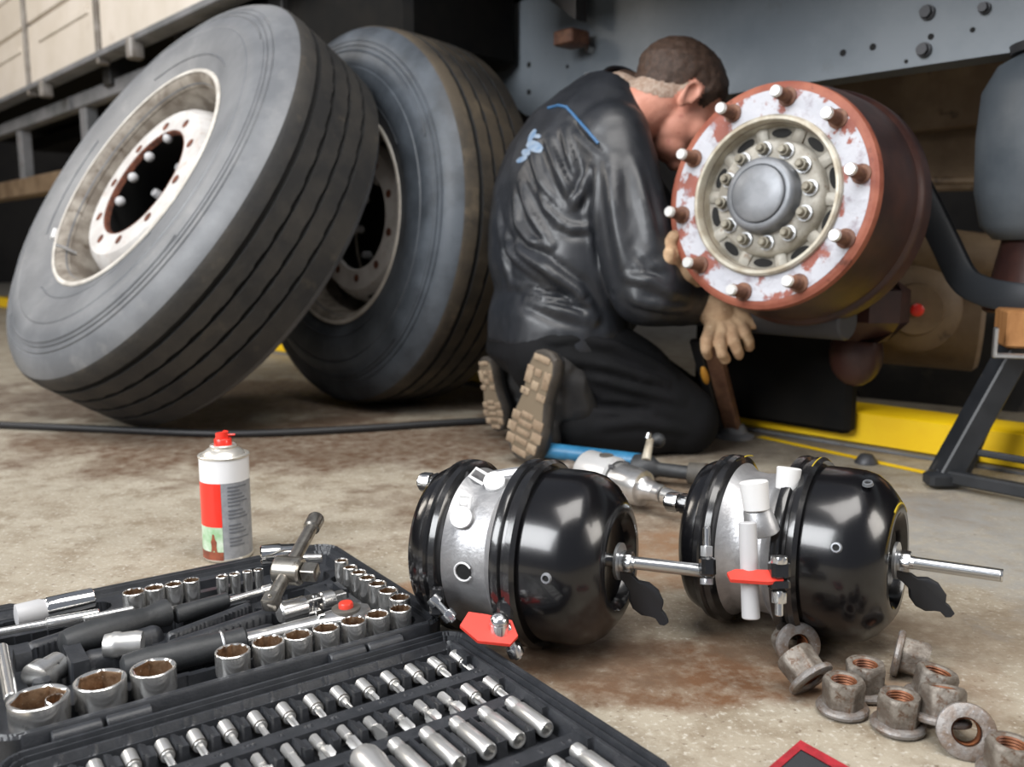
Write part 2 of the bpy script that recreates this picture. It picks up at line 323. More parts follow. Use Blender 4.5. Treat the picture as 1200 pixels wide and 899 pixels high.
# bent rubber-black arm right of the drum
pts = [at(x, y, d) for x, y, d in ((1060, 190, 1.82), (1082, 232, 1.78), (1108, 285, 1.74), (1128, 325, 1.70), (1150, 340, 1.66), (1185, 348, 1.60), (1230, 352, 1.55))]
Mi = TM.inverted()
P_ = [Mi @ p for p in pts]; Q_ = []
for i in range(len(P_)-1):
    for q in range(5):
        a, b_ = P_[max(i-1, 0)], P_[min(i+2, len(P_)-1)]; f = q/5; p0, p1 = P_[i], P_[i+1]
        Q_.append((p0*2+(p1-a)*f+(a*2-p0*5+p1*4-b_)*f*f+(-a+p0*3-p1*3+b_)*f**3)*.5)
m = MB(); lps = []
for i in range(len(Q_)):
    t_ = (Q_[min(i+1, len(Q_)-1)]-Q_[max(i-1, 0)]).normalized(); y = V((0, 1, 0)); x = y.cross(t_).normalized(); w_ = .026
    lps.append([tuple(Q_[i] + x*a + y*b_) for a, b_ in ((-w_, -.008), (-w_*.8, -.012), (w_*.8, -.012), (w_, -.008), (w_, .008), (w_*.8, .012), (-w_*.8, .012), (-w_, .008))])
m.loft(lps, 1, 1)
m.build('spring_arm', RUBBERARM, truck)
# things under the frame, right: beige beams, second axle, brake chamber with red plug
def seg(name, a, b_, wx, wy, mt, par=truck, lab=None):
    m = MB(); m.beam(Mi @ a, Mi @ b_, wx, wy, (0, 0, 1), .006); o = m.build(name, mt, par)
    if lab: plab(o, lab)
    return o
seg('cross_beam', at(930, 135, 2.5), at(1260, 100, 2.3), .16, .05, BROWNSTEEL)
seg('cross_beam', at(900, 190, 2.6), at(1260, 175, 2.4), .20, .05, BROWNSTEEL)
seg('air_pipe', at(1060, 212, 2.3), at(1200, 211, 2.3), .022, .022, BROWNSTEEL)
m = MB(); a = Mi @ at(975, 285, 2.1); b_ = Mi @ at(1200, 312, 1.95); m.cyl(a, b_, .065, .06, 24, .008); m.build('axle_tube', BROWNSTEEL, truck)
m = MB(); m.M = TR(Mi @ at(1072, 362, 2.0), basis(Mi.to_3x3() @ V((-.3, -.95, 0)), (0, 0, 1)))
m.lathe([(-.10, .05), (-.08, .085), (-.02, .095), (0, .098), (.01, .09), (.018, .06), (.03, .055), (.034, .03)], 32, 1, 1); m.build('brake_chamber', BROWNSTEEL, truck)
m.v = []; m.f = []; m.mi = []; m.lathe([(.034, .014), (.045, .014), (.048, .009)], 16, 1, 1); plab(m.build('chamber_plug', LAMPRED, truck), 'red plug')
m = MB(); a = Mi @ at(1010, 375, 2.15); b_ = Mi @ at(1150, 385, 2.05); m.cyl(a, b_, .10, .10, 24, .01); m.build('axle_housing', BROWNSTEEL, truck)
m = MB(); a = Mi @ at(1120, 345, 2.05); m.M = TR(a); m.ball((0, 0, 0), (.05, .07, .05)); m.ball((.05, .02, -.03), .04); m.build('joint_casting', BROWNSTEEL, truck)
m = MB(); a = Mi @ at(1110, 425, 2.5); m.M = TR(a, basis((.2, 1, 0))); m.lathe([(-.12, .1), (-.12, .22), (-.08, .25), (.08, .25), (.12, .22), (.12, .1)], 40, 1, 1); m.build('inner_wheel', TREAD, truck)
# mudflap-like dark bulk below and behind the hub, jack saddle arm
m = MB(); m.cbox((.02, .42, .03), (.42, .46, .45), .01); m.build('splash_guard', BLACKRUB, truck)
m = MB(); m.cbox((-.12, .28, .24), (.14, .40, .38), .04); m.build('caliper_bracket', RUSTDARK, truck)
m = MB(); m.M = TR(Mi @ at(925, 372, 1.72), basis((1, 0, 0))); m.cyl((0, 0, -.12), (0, 0, .12), .036, .036, 20, .004); m.build('camshaft_tube', BOLTM, truck)
m = MB(); m.M = TR(Mi @ at(1003, 415, 1.8)); m.ball((0, 0, 0), (.055, .04, .065)); m.build('hanging_boot', RUSTDARK, truck)

# --- trailer side at upper left ------------------------------------------------
trailer = thing('trailer_body', 'beige steel side panel of the trailer at upper left', 'trailer', TM)
edges = [1.75, 3.15, 4.2, 5.6, 7.0]
for a, b_ in zip(edges[:-1], edges[1:]):
    for z0, z1 in ((1.225, 1.50), (1.51, 1.78)):
        m = MB(); m.cbox((a+.012, 0, z0), (b_-.012, .05, z1), .006)
        m.M = Matrix(); m.cbox((a+.12, -.008, z0+.17), (b_-.20, .004, z0+.20), .003); m.build('side_panel', BEIGE, trailer)
    m = MB(); m.cbox((b_-.014, -.018, 1.17), (b_+.014, .03, 1.80), .004); m.build('panel_post', STRAPM, trailer)
m = MB(); m.cbox((1.6, -.02, 1.195), (7.2, .06, 1.222), .004); m.build('sill_rail', RAILGREY, trailer)
for s_ in (2.72, 3.9): m = MB(); m.cbox((s_, -.035, 1.13), (s_+.05, .02, 1.21), .006); m.build('sill_clamp', STRAPM, trailer)
m = MB(); m.cbox((2.2, .10, 1.08), (7.0, .16, 1.15), .006); m.build('underrun_rail', RAILGREY, trailer)
for s_ in (2.9, 3.75, 4.9): m = MB(); m.cbox((s_, .11, .78), (s_+.09, .17, 1.09), .006); m.build('support_post', RAILGREY, trailer)
m = MB(); m.cbox((3.6, .05, .70), (6.8, .14, .80), .008); plab(m.build('side_guard_board', BROWNSTEEL, trailer), 'pale brown side guard board')
m = MB(); m.cbox((2.4, .5, .55), (4.4, 1.1, .95), .03); m.build('storage_box', DARKSTEEL, trailer)
m = MB()
for k in range(8): m.cbox((4.1+k*.35, -.01, 1.80), (4.16+k*.35, .03, 2.5), .004)
m.cbox((3.9, -.01, 2.0), (7.2, .03, 2.04), .004); m.build('rack_bar', STRAPM, trailer)

# --- kerb and floor marks --------------------------------------------------------
k0 = V((.70, 1.905, 0)); kd = V((.70, -.714, 0)).normalized(); kn = V((kd.y, -kd.x, 0)); kn = -kn if kn.y > 0 else kn
KM = Matrix(((kd.x, -kn.x, 0, k0.x), (kd.y, -kn.y, 0, k0.y), (0, 0, 1, 0), (0, 0, 0, 1)))
m = MB(); m.M = KM; m.cbox((-6.2, 0, .006), (1.6, .12, .076), .004); struct(m.build('trim_1', YELLOW)); 
m = MB(); m.M = KM; m.box((-6.2, -.016, .001), (1.6, .125, .006)); struct(m.build('trim_2', RAILGREY, smooth=False))
m = MB(); y0 = on(890, 512); y1 = on(1092, 556); dd = (y1-y0).normalized(); pp = V((-dd.y, dd.x, 0))*.012
m.add([y0-pp, y1-pp, y1+pp, y0+pp], [(0, 1, 2, 3)]); m.v = [(a, b, .0008) for a, b, c in m.v]; struct(m.build('trim_3', YELLOW, smooth=False))
m = MB(); c = on(1015, 543); m.M = TR((c.x, c.y, 0)); m.lathe([(0, .022), (.004, .022), (.018, .012), (.02, .006)], 16, 1, 1); tag(m.build('floor_plug', BOLTM), 'small dark rubber stop on the floor before the yellow kerb', 'stopper')

# ------------------------------------------------------------------ loose truck wheels
def make_tire(side_mat, phase=0):
    """axis z, outer face towards +z, face plane at z=0, width .30"""
    R = .525; NS = 288; m = MB()
    # materials: 0 sidewall, 1 tread, 2 groove
    prof = [(-.012, .272), (.000, .286), (.004, .300), (.010, .318), (.018, .345), (.022, .375), (.0235, .402), (.0215, .405), (.0225, .408), (.020, .432), (.014, .450), (.0125, .455), (.0085, .4565), (.0085, .4595), (.0105, .461), (.0085, .468), (.0045, .4695), (.0045, .4725), (.006, .474), (.003, .482), (-.003, .492), (-.010, .501), (-.019, .5095), (-.026, .5155)]
    tread = [(-.036, .5205, 1)]
    gs = [-.072, -.118, -.164, -.210, -.256]
    for g in gs[:4]:
        wg = .0072 if g == gs[0] else .0048; tread += [(g+wg, R-.0015*abs(g+.14)*10, 1), (g+wg*.6, R-.011, 2), (g-wg*.6, R-.011, 2), (g-wg, R-.0015*abs(g+.14)*10, 1)]
    tread += [(-.262, .5205, 1), (-.272, .512, 0), (-.284, .500, 0), (-.298, .47, 0), (-.308, .41, 0), (-.300, .34, 0), (-.290, .300, 0), (-.28, .285, 0), (-.27, .27, 0)]
    P = [(z, r, 0) for z, r in prof] + tread
    loops = []
    for i, (z, r, mm) in enumerate(P):
        grooved = len(prof) < i < len(prof) + 1 + 16
        lp = []
        for j in range(NS):
            a = 2*PI*j/NS; zz = z
            if grooved: zz += (.0014 if (j//3 + (i//4)) % 2 else -.0008) if i > len(prof)+4 else 0
            rr = r - (.0012 if (grooved and (j % 6 == 0)) else 0)
            lp.append((rr*math.cos(a), rr*math.sin(a), zz))
        loops.append(lp)
    loops.append(loops[0])
    n = NS
    vs = [p for l in loops[:-1] for p in l]; L = len(loops)-1; fs = []; mi = []
    for i in range(L):
        k = (i+1) % L
        for j in range(n):
            q = (j+1) % n; fs.append((i*n+j, i*n+q, k*n+q, k*n+j))
            mm = P[i][2] if P[i][2] == P[k][2] else (2 if 2 in (P[i][2], P[k][2]) else (1 if i == len(prof)-1 else 0))
            mi.append(mm)
    m.v = vs; m.f = fs; m.mi = mi
    return m
def sidewall_relief(m, zf):
    # raised outline pads moulded into the sidewall
    def arc(r, a0, a1, n=26): return [(r*math.cos(a0+(a1-a0)*i/n), r*math.sin(a0+(a1-a0)*i/n), zf(r)) for i in range(n+1)]
    for a0, a1, ra, rb in ((.35, 1.75, .335, .445), (2.2, 3.3, .335, .445), (3.75, 5.4, .335, .445)):
        pts = arc(ra, a0+.12, a1-.12) + arc(rb, a1, a0); m.tube(pts, .0022, 6, True)
    m.tube(arc(.448, 0, 2*PI, 120)[:-1], .0012, 6, True)
def zface(r): return np.interp(r, [.30, .318, .345, .375, .402, .432, .455, .47], [.005, .010, .018, .022, .0235, .020, .013, .008])
def make_wheel(label, M, side_mat, flip, phase, disc_z):
    t = thing('loose_wheel', label, 'wheel', M)
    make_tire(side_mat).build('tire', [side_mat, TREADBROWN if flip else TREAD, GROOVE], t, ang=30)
    m = MB(); sidewall_relief(m, lambda r: float(zface(r))); m.build('sidewall_rib', side_mat, t)
    m = MB(); m.lathe([(-.020, .270), (-.004, .276), (.004, .288), (.008, .2935), (.007, .2965), (.003, .2955), (.000, .289), (-.008, .282)], 96); m.lathe([(-.008, .284), (-.012, .274), (-.035, .268), (-.10, .262), (-.16, .245), (-.20, .243), (-.25, .262), (-.28, .272), (-.286, .288), (-.28, .292)], 96)
    m.build('rim', RIMDIRTY, t)
    z = disc_z; N = 120
    def hl(zz, r): return [(r*math.cos(2*PI*j/N), r*math.sin(2*PI*j/N), zz) for j in range(N)]
    m = MB(); m.loft([hl(z-.10, .246), hl(z-.045, .232), hl(z-.012, .214), hl(z, .200), hl(z, .1445), hl(z-.003, .1415), hl(z-.013, .1405), hl(z-.013, .20), hl(z-.05, .215), hl(z-.105, .232)])
    m.build('disc', RIMWHITE, t)
    m = MB()
    for k in range(10):
        a = 2*PI*(k+phase)/10; c = V((.1675*math.cos(a), .1675*math.sin(a), z))
        m2 = MB(); m2.cyl(c+V((0, 0, -.008)), c+V((0, 0, .0012)), .0125, .0115, 14); m2.build('bolt_hole', RUSTHOLE, t)
    for k in range(8 if flip else 0):
        a = 2*PI*(k+.3)/8; c = V((.222*math.cos(a), .222*math.sin(a), z-.028)); m2 = MB()
        m2.M = TR(c, basis((math.cos(a)*.6, math.sin(a)*.6, 1))); m2.lathe([(-.004, .027), (.004, .027), (.0045, .001)], 20); m2.build('hand_hole', BLACK, t)
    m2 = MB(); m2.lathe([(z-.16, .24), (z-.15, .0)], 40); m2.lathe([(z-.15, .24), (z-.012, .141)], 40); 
    o = m2.build('rear_shadow_plate', BLACK, t); o.name = 'bore_shade_plate'  # black plate stands in for the shade inside the wheel
    for k in range(8):
        a = 2*PI*(k+.1)/8; c = V((.118*math.cos(a), .118*math.sin(a), z-.10)); m3 = MB(); m3.cyl(c, c+V((0, 0, .028)), .013, .011, 12, .003); m3.build('inner_nut', PLUGDULL, t)
    if not flip:
        for x, y in ((141, 236), (156, 208), (175, 184), (197, 162)):
            Mi_ = M.inverted(); e = Mi_ @ at(x, y, 1); o_ = Mi_ @ V((0, 0, CAM_H)); q = o_ + (e-o_)*((z-.012-o_.z)/(e.z-o_.z))
            m3 = MB(); m3.ball(q, (.0125, .0125, .012), 14, 10); m3.build('stud_end', PLUGDULL, t)
        m3 = MB(); m3.lathe([(z+.0005, .1455), (z+.0008, .1435), (z-.002, .1408), (z-.013, .1400)], 96); plab(m3.build('bore_edge', RUSTHOLE, t), 'rusty edge of the centre bore')
    m3 = MB(); m3.lathe([(.0075, .2895), (.0092, .2935), (.0082, .2985), (.0055, .3005)], 96); plab(m3.build('rim_lip', RIMLIP, t), 'pale worn rim lip')
    # valve stem and balance weight
    m4 = MB(); a = 3.5
    m4.tube([(.262*math.cos(a), .262*math.sin(a), -.03), (.265*math.cos(a), .265*math.sin(a), .0), (.27*math.cos(a), .27*math.sin(a), .018)], .004, 8); m4.build('valve_stem', ZINCDULL, t)
    return t
N1 = V((-.583, -.612, .534)); N2 = V((-.732, -.677, .076))
M1 = TR((-.876, 2.131, .585), basis(N1, (1, 0, 0)))
M2 = TR((-.450, 2.375, .498), basis(N2, (1, 0, 0)) @ Matrix.Scale(.93, 4))
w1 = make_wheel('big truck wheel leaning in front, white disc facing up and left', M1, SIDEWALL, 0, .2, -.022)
m = MB(); ra = .302
ax, bx = M1.inverted().to_3x3() @ V((0, 0, 1)), None
am = math.atan2((M1.inverted() @ at(80, 238, 2.13)).y, (M1.inverted() @ at(80, 238, 2.13)).x)
pts = [(.3015*math.cos(am+d), .3015*math.sin(am+d), .0115) for d in (-.05, -.025, 0, .025, .05)]
m.tube(pts, .0065, 8); plab(m.build('balance_weight', PLUG, w1), 'small white balance weight')
w2 = make_wheel('second truck wheel standing between the leaning wheel and the mechanic', M2, SIDESHADED, 1, .5, -.055)

# ------------------------------------------------------------------ wheel hub with drum
HN = V((-.688, -.717, .1145)).normalized()
hub = thing('wheel_hub', 'rusty brake drum and wheel hub with bare studs, bolted beside the mechanic', 'wheel hub', TR((.405, 1.544, .513), basis(HN, (0, 0, 1))))
m = MB(); m.lathe([(-.052, .125), (-.050, .190), (-.053, .195), (-.060, .1965), (-.085, .199), (-.115, .205), (-.150, .207), (-.180, .208), (-.186, .214), (-.194, .216), (-.224, .216), (-.230, .210), (-.230, .17), (-.18, .16)], 96)
m.build('brake_drum', RUSTDARK, hub)
m = MB(); m.lathe([(-.0525, .130), (-.0475, .131), (-.0465, .181), (-.049, .1825), (-.054, .183)], 96); plab(m.build('drum_face', PAINTWHITE, hub), 'red rusted drum face with flaked white patches')
m = MB(); m.lathe([(-.054, .178), (-.0470, .1800), (-.0468, .1880), (-.0485, .1905), (-.0500, .1945), (-.056, .1965), (-.064, .1968)], 96); m.build('drum_rim', RUST, hub)
m = MB(); m.lathe([(-.048, .1385), (-.040, .1375), (-.037, .134), (-.037, .1295), (-.042, .127), (-.055, .1255), (-.078, .122)], 96); plab(m.build('centring_ring', HUBRING, hub), 'pale yellowish machined ring')
m = MB(); m.lathe([(-.070, .1245), (-.072, .120), (-.074, .104), (-.08, .001)], 64); m.build('hub_recess', HUBSHADE, hub)
for k in range(10):
    a = 2*PI*(k+.42)/10; c = (math.cos(a), math.sin(a)); m = MB()
    m.M = Matrix.Rotation(a, 4, 'Z'); m.cbox((.095, -.0105, -.080), (.1265, .0105, -.064), .005); m.build('hub_spoke', HUBGREY, hub)
for k in range(10):
    a = 2*PI*(k+.92)/10; m = MB(); m.M = Matrix.Rotation(a, 4, 'Z')
    m.loft([[(.1125+.0078*math.cos(t), .0185*math.sin(t), z) for t in [2*PI*j/20 for j in range(20)]] for z in (-.0800, -.0715)], 1, 1); m.build('hub_window', BLACK, hub)
m = MB(); m.lathe([(-.080, .103), (-.062, .101), (-.056, .097), (-.052, .092), (-.050, .066), (-.04, .06)], 72); m.build('hub_flange', HUBGREY, hub)
for k in range(12):
    a = 2*PI*(k+.25)/12; c = V((.081*math.cos(a), .081*math.sin(a), -.051)); m = MB()
    m.cyl(c, c+V((0, 0, .004)), .0125, seg=18); m.hexa(c+V((0, 0, .004)), c+V((0, 0, .017)), .0185); m.cyl(c+V((0, 0, .017)), c+V((0, 0, .025)), .007, .006, 12, .001); m.build('hub_bolt', HUBBOLT, hub)
    m = MB(); m.M = TR(c+V((0, 0, .0042))); m.lathe([(-.002, .0138), (.0006, .0135), (.0008, .009)], 20); m.build('bolt_washer', ZINCDULL, hub)
m = MB(); m.lathe([(-.052, .066), (-.03, .064), (-.024, .0615), (-.021, .057), (-.021, .051), (-.024, .0485)], 64); m.build('cap_collar', CAPGREY, hub)
m = MB(); m.lathe([(-.024, .049), (-.018, .048), (-.0155, .044), (-.015, .02), (-.015, .001)], 64, 0, 1); plab(m.build('hub_cap', CAPGREY, hub), 'smooth dark grey round cap')
for k, (x, y) in enumerate([(908, 105), (841, 127), (797, 183), (783, 247), (803, 307), (854, 338), (921, 331), (976, 274), (996, 199), (966, 131)]):
    r = at(x, y, 1) - V((0, 0, CAM_H)); p0 = V((.405, 1.544, .513)); kk = (p0 - V((0, 0, CAM_H))).dot(HN)/r.dot(HN); p = hub.matrix_world.inverted() @ (V((0, 0, CAM_H)) + r*kk)
    a = math.atan2(p.y, p.x)
    if k == 0: A0 = a
for k in range(10):
    a = A0 + 2*PI*k/10; c = V((.1675*math.cos(a), .1675*math.sin(a), 0)); m = MB()
    prof = [(-.05, .0165), (-.044, .0165), (-.043, .011)]
    for q in range(9): prof += [(-.043+.0038*q, .0108), (-.0411+.0038*q, .0096)]
    prof += [(-.008, .0108)]
    m.M = TR(c); m.lathe(prof, 16, 1, 1); s_ = m.build('stud', STUDRUST, hub)
    m = MB(); m.M = TR(c); m.lathe([(-.010, .0098), (-.002, .0098), (0, .0085)], 16, 1, 1); plab(m.build('stud_tip', STUDTIP, s_), 'bright clean stud tip')

# ------------------------------------------------------------------ brake chambers
def rough_ring(m, z0, z1, r, split_a, seg=96):
    """channel section clamp band"""
    m.lathe([(z0, r-.012), (z0-.001, r-.003), (z0+.003, r), (z1-.003, r), (z1+.001, r-.003), (z1, r-.012)], seg, 0, 0)
def make_chamber(label, C, n, upx, variant):
    # local z = axis toward the push rod, x = "up" side
    t = thing('brake_chamber', label, 'brake chamber', TR(C, basis(n, upx)))
    S = 1.0
    m = MB(); m.lathe([(.010, .085), (.012, .0895), (.024, .0905), (.045, .0903), (.060, .0893), (.071, .0862), (.081, .0790), (.090, .0680), (.094, .0625), (.0965, .0575), (.0965, .050), (.093, .0465), (.086, .043), (.083, .030), (.082, .001)], 96)
    m.build('spring_housing', BLACKPAINT, t)
    m = MB(); m.lathe([(-.006, .088), (-.008, .0945), (-.006, .0985), (-.001, .0995), (.003, .0985), (.005, .095), (.008, .095), (.010, .0985), (.016, .0990), (.020, .0955), (.018, .088)], 110); m.build('clamp_ring', BLACKCLAMP, t)
    m = MB(); m.lathe([(-.004, .090), (-.010, .0880), (-.016, .0845), (-.022, .0770), (-.045, .0755), (-.060, .0775), (-.068, .085), (-.075, .087)], 96)
    m.build('centre_casting', ALU, t)
    m = MB(); m.lathe([(-.066, .080), (-.069, .088), (-.072, .0925), (-.078, .0935), (-.081, .0905), (-.084, .0935), (-.089, .0925), (-.092, .088)], 96); m.build('small_clamp_ring', BLACKCLAMP, t)
    m = MB(); m.lathe([(-.084, .086), (-.092, .0865), (-.102, .0845), (-.109, .081), (-.113, .074), (-.113, .02), (-.111, .001)], 96, 0, 1); m.build('service_housing', BLACKPAINT, t)
    # push rod with thread, nut and washer
    m = MB(); pr = [(.080, .0068)]
    for k in range(48): z = .112+k*.00162; pr += [(z, .0068), (z+.0008, .0060)]
    pr += [(.190, .0066), (.1915, .0058)]
    m.lathe([(z, r) for z, r in pr], 16, 1, 1); m.build('push_rod', ZINC, t)
    m = MB(); m.lathe([(.0935, .009), (.0935, .019), (.0965, .019), (.0965, .009)], 28); m.build('washer', ZINCDULL, t)
    m = MB(); m.hexa((0, 0, .0968), (0, 0, .1085), .020); m.build('rod_nut', ZINC, t)
    return t
C1 = V((.025, .921, .0985)); n1 = V((.898, -.432, .040)).normalized()
C2 = V((.316, .935, .0985)); n2 = V((.828, -.555, .040)).normalized()
ch1 = make_chamber('glossy black brake chamber beside the tool case, with white plugs', C1, n1, (0, 0, 1), 1)
ch2 = make_chamber('glossy black brake chamber behind the loose nuts, with upright white ports', C2, n2, (0, 0, 1), 2)
def cloc(ch, w): return ch.matrix_world.inverted() @ V(w)
def rubber_cap(ch, wdir):
    # flat oval cap hanging on a strap below the push rod
    m = MB(); Mi_ = ch.matrix_world.inverted(); base = ch.matrix_world @ V((-.012, 0, .099))
    d = V(wdir).normalized(); side = V((.15, 1, .1)); m.M = Mi_ @ TR(base, basis(side, d))
    # outline in local xy (x along d), thickness z
    def blade(w): return [(x, y*w) for x, y in [(-.006, .006), (.008, .006), (.018, .007), (.026, .014), (.036, .0165), (.047, .014), (.053, .008), (.058, .0045), (.066, .0055), (.069, .002), (.069, -.004), (.062, -.006), (.055, -.006), (.049, -.013), (.036, -.0165), (.024, -.014), (.016, -.007), (.004, -.006), (-.006, -.006)]]
    b = blade(1); m.loft([[(x, y*.85, -.004) for x, y in b], [(x, y, -.0025) for x, y in b], [(x, y, .0025) for x, y in b], [(x, y*.85, .004) for x, y in b]], 1, 1)
    return m.build('rubber_cap', RUBBERCAP, ch)
def vent(ch, x, y, R):
    p = surf(ch, x, y, R); d = V((p.x, p.y, 0)).normalized(); B = TR(p + d*.0010, basis(d)); m = MB()
    m.M = B; m.lathe([(-.002, .0056), (.0010, .0048), (.0012, .0034), (-.0004, .0030)], 18); m.build('vent_plug', CAPGREY, ch)
    m = MB(); m.M = B; m.lathe([(-.0004, .0031), (-.0003, .0001)], 14); m.build('vent_hole', BLACK, ch)
VENTS = 1
rubber_cap(ch1, (.46, -.22, -.62)); rubber_cap(ch2, (.58, -.22, -.52))
def flat_disc(ch, name, x, y, d, r, h, mt, lab=None, nrm=None):
    c = at(x, y, d); Mi_ = ch.matrix_world.inverted(); cl = Mi_ @ c
    ax = V((cl.x, cl.y, 0)).normalized()
    m = MB(); m.M = TR(cl, basis(ax, (0, 0, 1))); m.lathe([(-h, r*.95), (-.0015, r), (0, r*.96)], 28, 1, 1); o = m.build(name, mt, ch)
    if lab: plab(o, lab)
    return cl, ax
def surf(ch, x, y, R):
    """local point where the view through a pixel meets the radius-R cylinder about the chamber axis"""
    Mi_ = ch.matrix_world.inverted(); o = Mi_ @ V((0, 0, CAM_H)); e = Mi_ @ at(x, y, 1); d = (e-o).normalized()
    a = d.x**2+d.y**2; b = o.x*d.x+o.y*d.y; c = o.x**2+o.y**2-R*R; q = b*b-a*c
    return o + d*((-b-math.sqrt(max(q, 0)))/a)
def disc_at(ch, x, y, R, r, h, name, mt, lab=None):
    p = surf(ch, x, y, R); ax = (V((p.x, p.y, 0)).normalized() + ((ch.matrix_world.inverted() @ V((0, 0, CAM_H))) - p).normalized()*.9).normalized(); m = MB(); m.M = TR(p, basis(ax, (0, 0, 1)))
    m.lathe([(-h, r*.93), (-.0015, r), (0, r*.95)], 28, 1, 1); o = m.build(name, mt, ch)
    if lab: plab(o, lab)
    return p, ax
for q in ((640, 678, .0903), (498, 630, .0858)): vent(ch1, *q)
for q in ((980, 642, .0903), (827, 595, .0858), (1017, 567, .0900)): vent(ch2, *q)
# chamber 1: two white plugs with square loops, port mark, hanging red tag, bolts
for (x, y, lx, ly) in ((579, 563, 560, 557), (540, 606, 544, 590)):
    p, ax = disc_at(ch1, x, y, .084, .0118, .008, 'port_plug', PLUG, 'white round plug')
    q = surf(ch1, lx, ly, .084); m = MB(); m.M = TR(q, basis(ax, (q-p).normalized()))
    w_ = .006; m.tube([(-.012, -w_, 0), (.007, -w_, 0), (.007, w_, 0), (-.012, w_, 0)], .0018, 6); m.build('plug_loop', PLUG, ch1)
p = surf(ch1, 543, 670, .0775); ax = V((p.x, p.y, 0)).normalized(); m = MB(); m.M = TR(p, basis(ax, (0, 0, 1)))
m.tube([(.0095*math.cos(t), .0095*math.sin(t), .001) for t in [.5+5.3*i/20 for i in range(21)]], .0011, 6); m.build('port_ring', PLUG, ch1)
m.v = []; m.f = []; m.mi = []; m.lathe([(0, .008), (.0006, .0001)], 18); m.build('port_hole', BLACK, ch1)
for ch, ang, zz in ((ch1, 0, 0), (ch2, 0, 0)):
    for a in ((-1.0, -.4) if ch is ch1 else (-1.35,)):
        m = MB(); d = V((math.cos(a), math.sin(a), 0)); m.beam(d*.076+V((0, 0, -.066)), d*.084+V((0, 0, -.028)), .012, .012, d, .003); m.build('casting_rib', ALU, ch)
def bolt_w(ch, a, b_, r, name='clamp_bolt', head=1, mt=ZINC, nut=True):
    Mi_ = ch.matrix_world.inverted(); a = Mi_ @ V(a); b_ = Mi_ @ V(b_); m = MB(); m.cyl(a, b_, r, seg=12, bev=.0008); u = (b_-a).normalized(); L = (b_-a).length
    if head: m.hexa(a, a+u*r*2.2, r*3.4)
    if nut: m.hexa(a+u*L*.62, a+u*(L*.62+r*2.4), r*3.4)
    return m.build(name, mt, ch)
def lug(ch, c, size, name='clamp_lug'):
    m = MB(); m.M = ch.matrix_world.inverted() @ TR(c, basis((0, .3, 1), (1, 0, 0))); s = size; m.cbox((-s[0], -s[1], -s[2]), (s[0], s[1], s[2]), .003); return m.build(name, BLACKCLAMP, ch)
# mounting studs on the far end of the service housing, seen left
def end_stud(ch, ax_, ay_):
    m = MB(); m.cyl((ax_, ay_, -.111), (ax_, ay_, -.141), .0065, seg=12); m.hexa((ax_, ay_, -.1125), (ax_, ay_, -.122), .020); m.build('mounting_stud', BLACKCLAMP, ch)
    m = MB(); m.hexa((ax_, ay_, -.125), (ax_, ay_, -.138), .0195); plab(m.build('stud_nut', ZINC, ch), 'zinc plated nut')
end_stud(ch1, .066, .0); end_stud(ch1, -.066, -.0); end_stud(ch2, .045, .045); end_stud(ch2, -.02, -.052)
# clamp bolts of chamber 1 (lower front) and its red tag
p = at(588, 738, .865)
lug(ch1, at(592, 722, .875), (.008, .007, .016)); bolt_w(ch1, at(590, 733, .862), at(608, 772, .865), .0042, nut=True)
m = MB(); m.M = ch1.matrix_world.inverted() @ TR(at(585, 738, .858)); m.ball((0, 0, .008), (.0095, .0095, .0085), 20, 12); m.cyl((0, 0, -.006), (0, 0, .006), .0095, seg=20); plab(m.build('bolt_cap', ZINC, ch1), 'domed zinc bolt head')
def tag_plate(ch, pts, th=.003):
    Mi_ = ch.matrix_world.inverted(); P_ = [V(p) for p in pts]; n = (P_[1]-P_[0]).cross(P_[2]-P_[0]).normalized()*th
    m = MB(); m.loft([[tuple(Mi_ @ p) for p in P_], [tuple(Mi_ @ (p+n)) for p in P_]], 1, 1); return plab(m.build('warning_tag', REDTAG, ch), 'red plastic tag')
tag_plate(ch1, [at(539, 733, .852), at(549, 717, .872), at(570, 720, .870), at(600, 727, .866), at(607, 745, .850), at(598, 755, .844), at(560, 751, .845)])
lug(ch1, at(512, 705, .905), (.007, .008, .015)); bolt_w(ch1, at(506, 700, .897), at(532, 728, .895), .0038, mt=ZINC)
# chamber 2 ports and pipe
def wcyl(ch, name, a, b_, r0, r1, mt, lab=None, bev=.001):
    Mi_ = ch.matrix_world.inverted(); m = MB(); m.cyl(Mi_ @ V(a), Mi_ @ V(b_), r0, r1, 24, bev); o = m.build(name, mt, ch)
    if lab: plab(o, lab)
    return o
wcyl(ch2, 'port_plug', at(887, 598, .885), at(883, 564, .885), .0125, .0142, PLUG, 'white tapered port plug')
wcyl(ch2, 'port_plug', at(922, 574, .925), at(925, 548, .925), .0115, .0125, PLUG, 'white tapered port plug')
wcyl(ch2, 'port_boss', at(893, 624, .892), at(887, 596, .888), .0175, .0135, ALU)
wcyl(ch2, 'breather_tube', at(880, 725, .853), at(876, 612, .858), .0085, .0085, PLUGDULL, 'grey plastic breather tube')
wcyl(ch2, 'clamp_bolt', at(828, 658, .875), at(828, 618, .878), .0035, .0035, ZINC)
Mi_ = ch2.matrix_world.inverted()
for y0, y1, af in ((640, 652, .011), (678, 685, .012)): m = MB(); m.hexa(Mi_ @ at(828, y0, .873), Mi_ @ at(828, y1, .872), af); m.build('clamp_nut', ZINCDULL, ch2)
lug(ch2, at(829, 664, .871), (.007, .009, .010))
wcyl(ch2, 'clamp_bolt', at(913, 722, .838), at(913, 658, .842), .0040, .0040, ZINC)
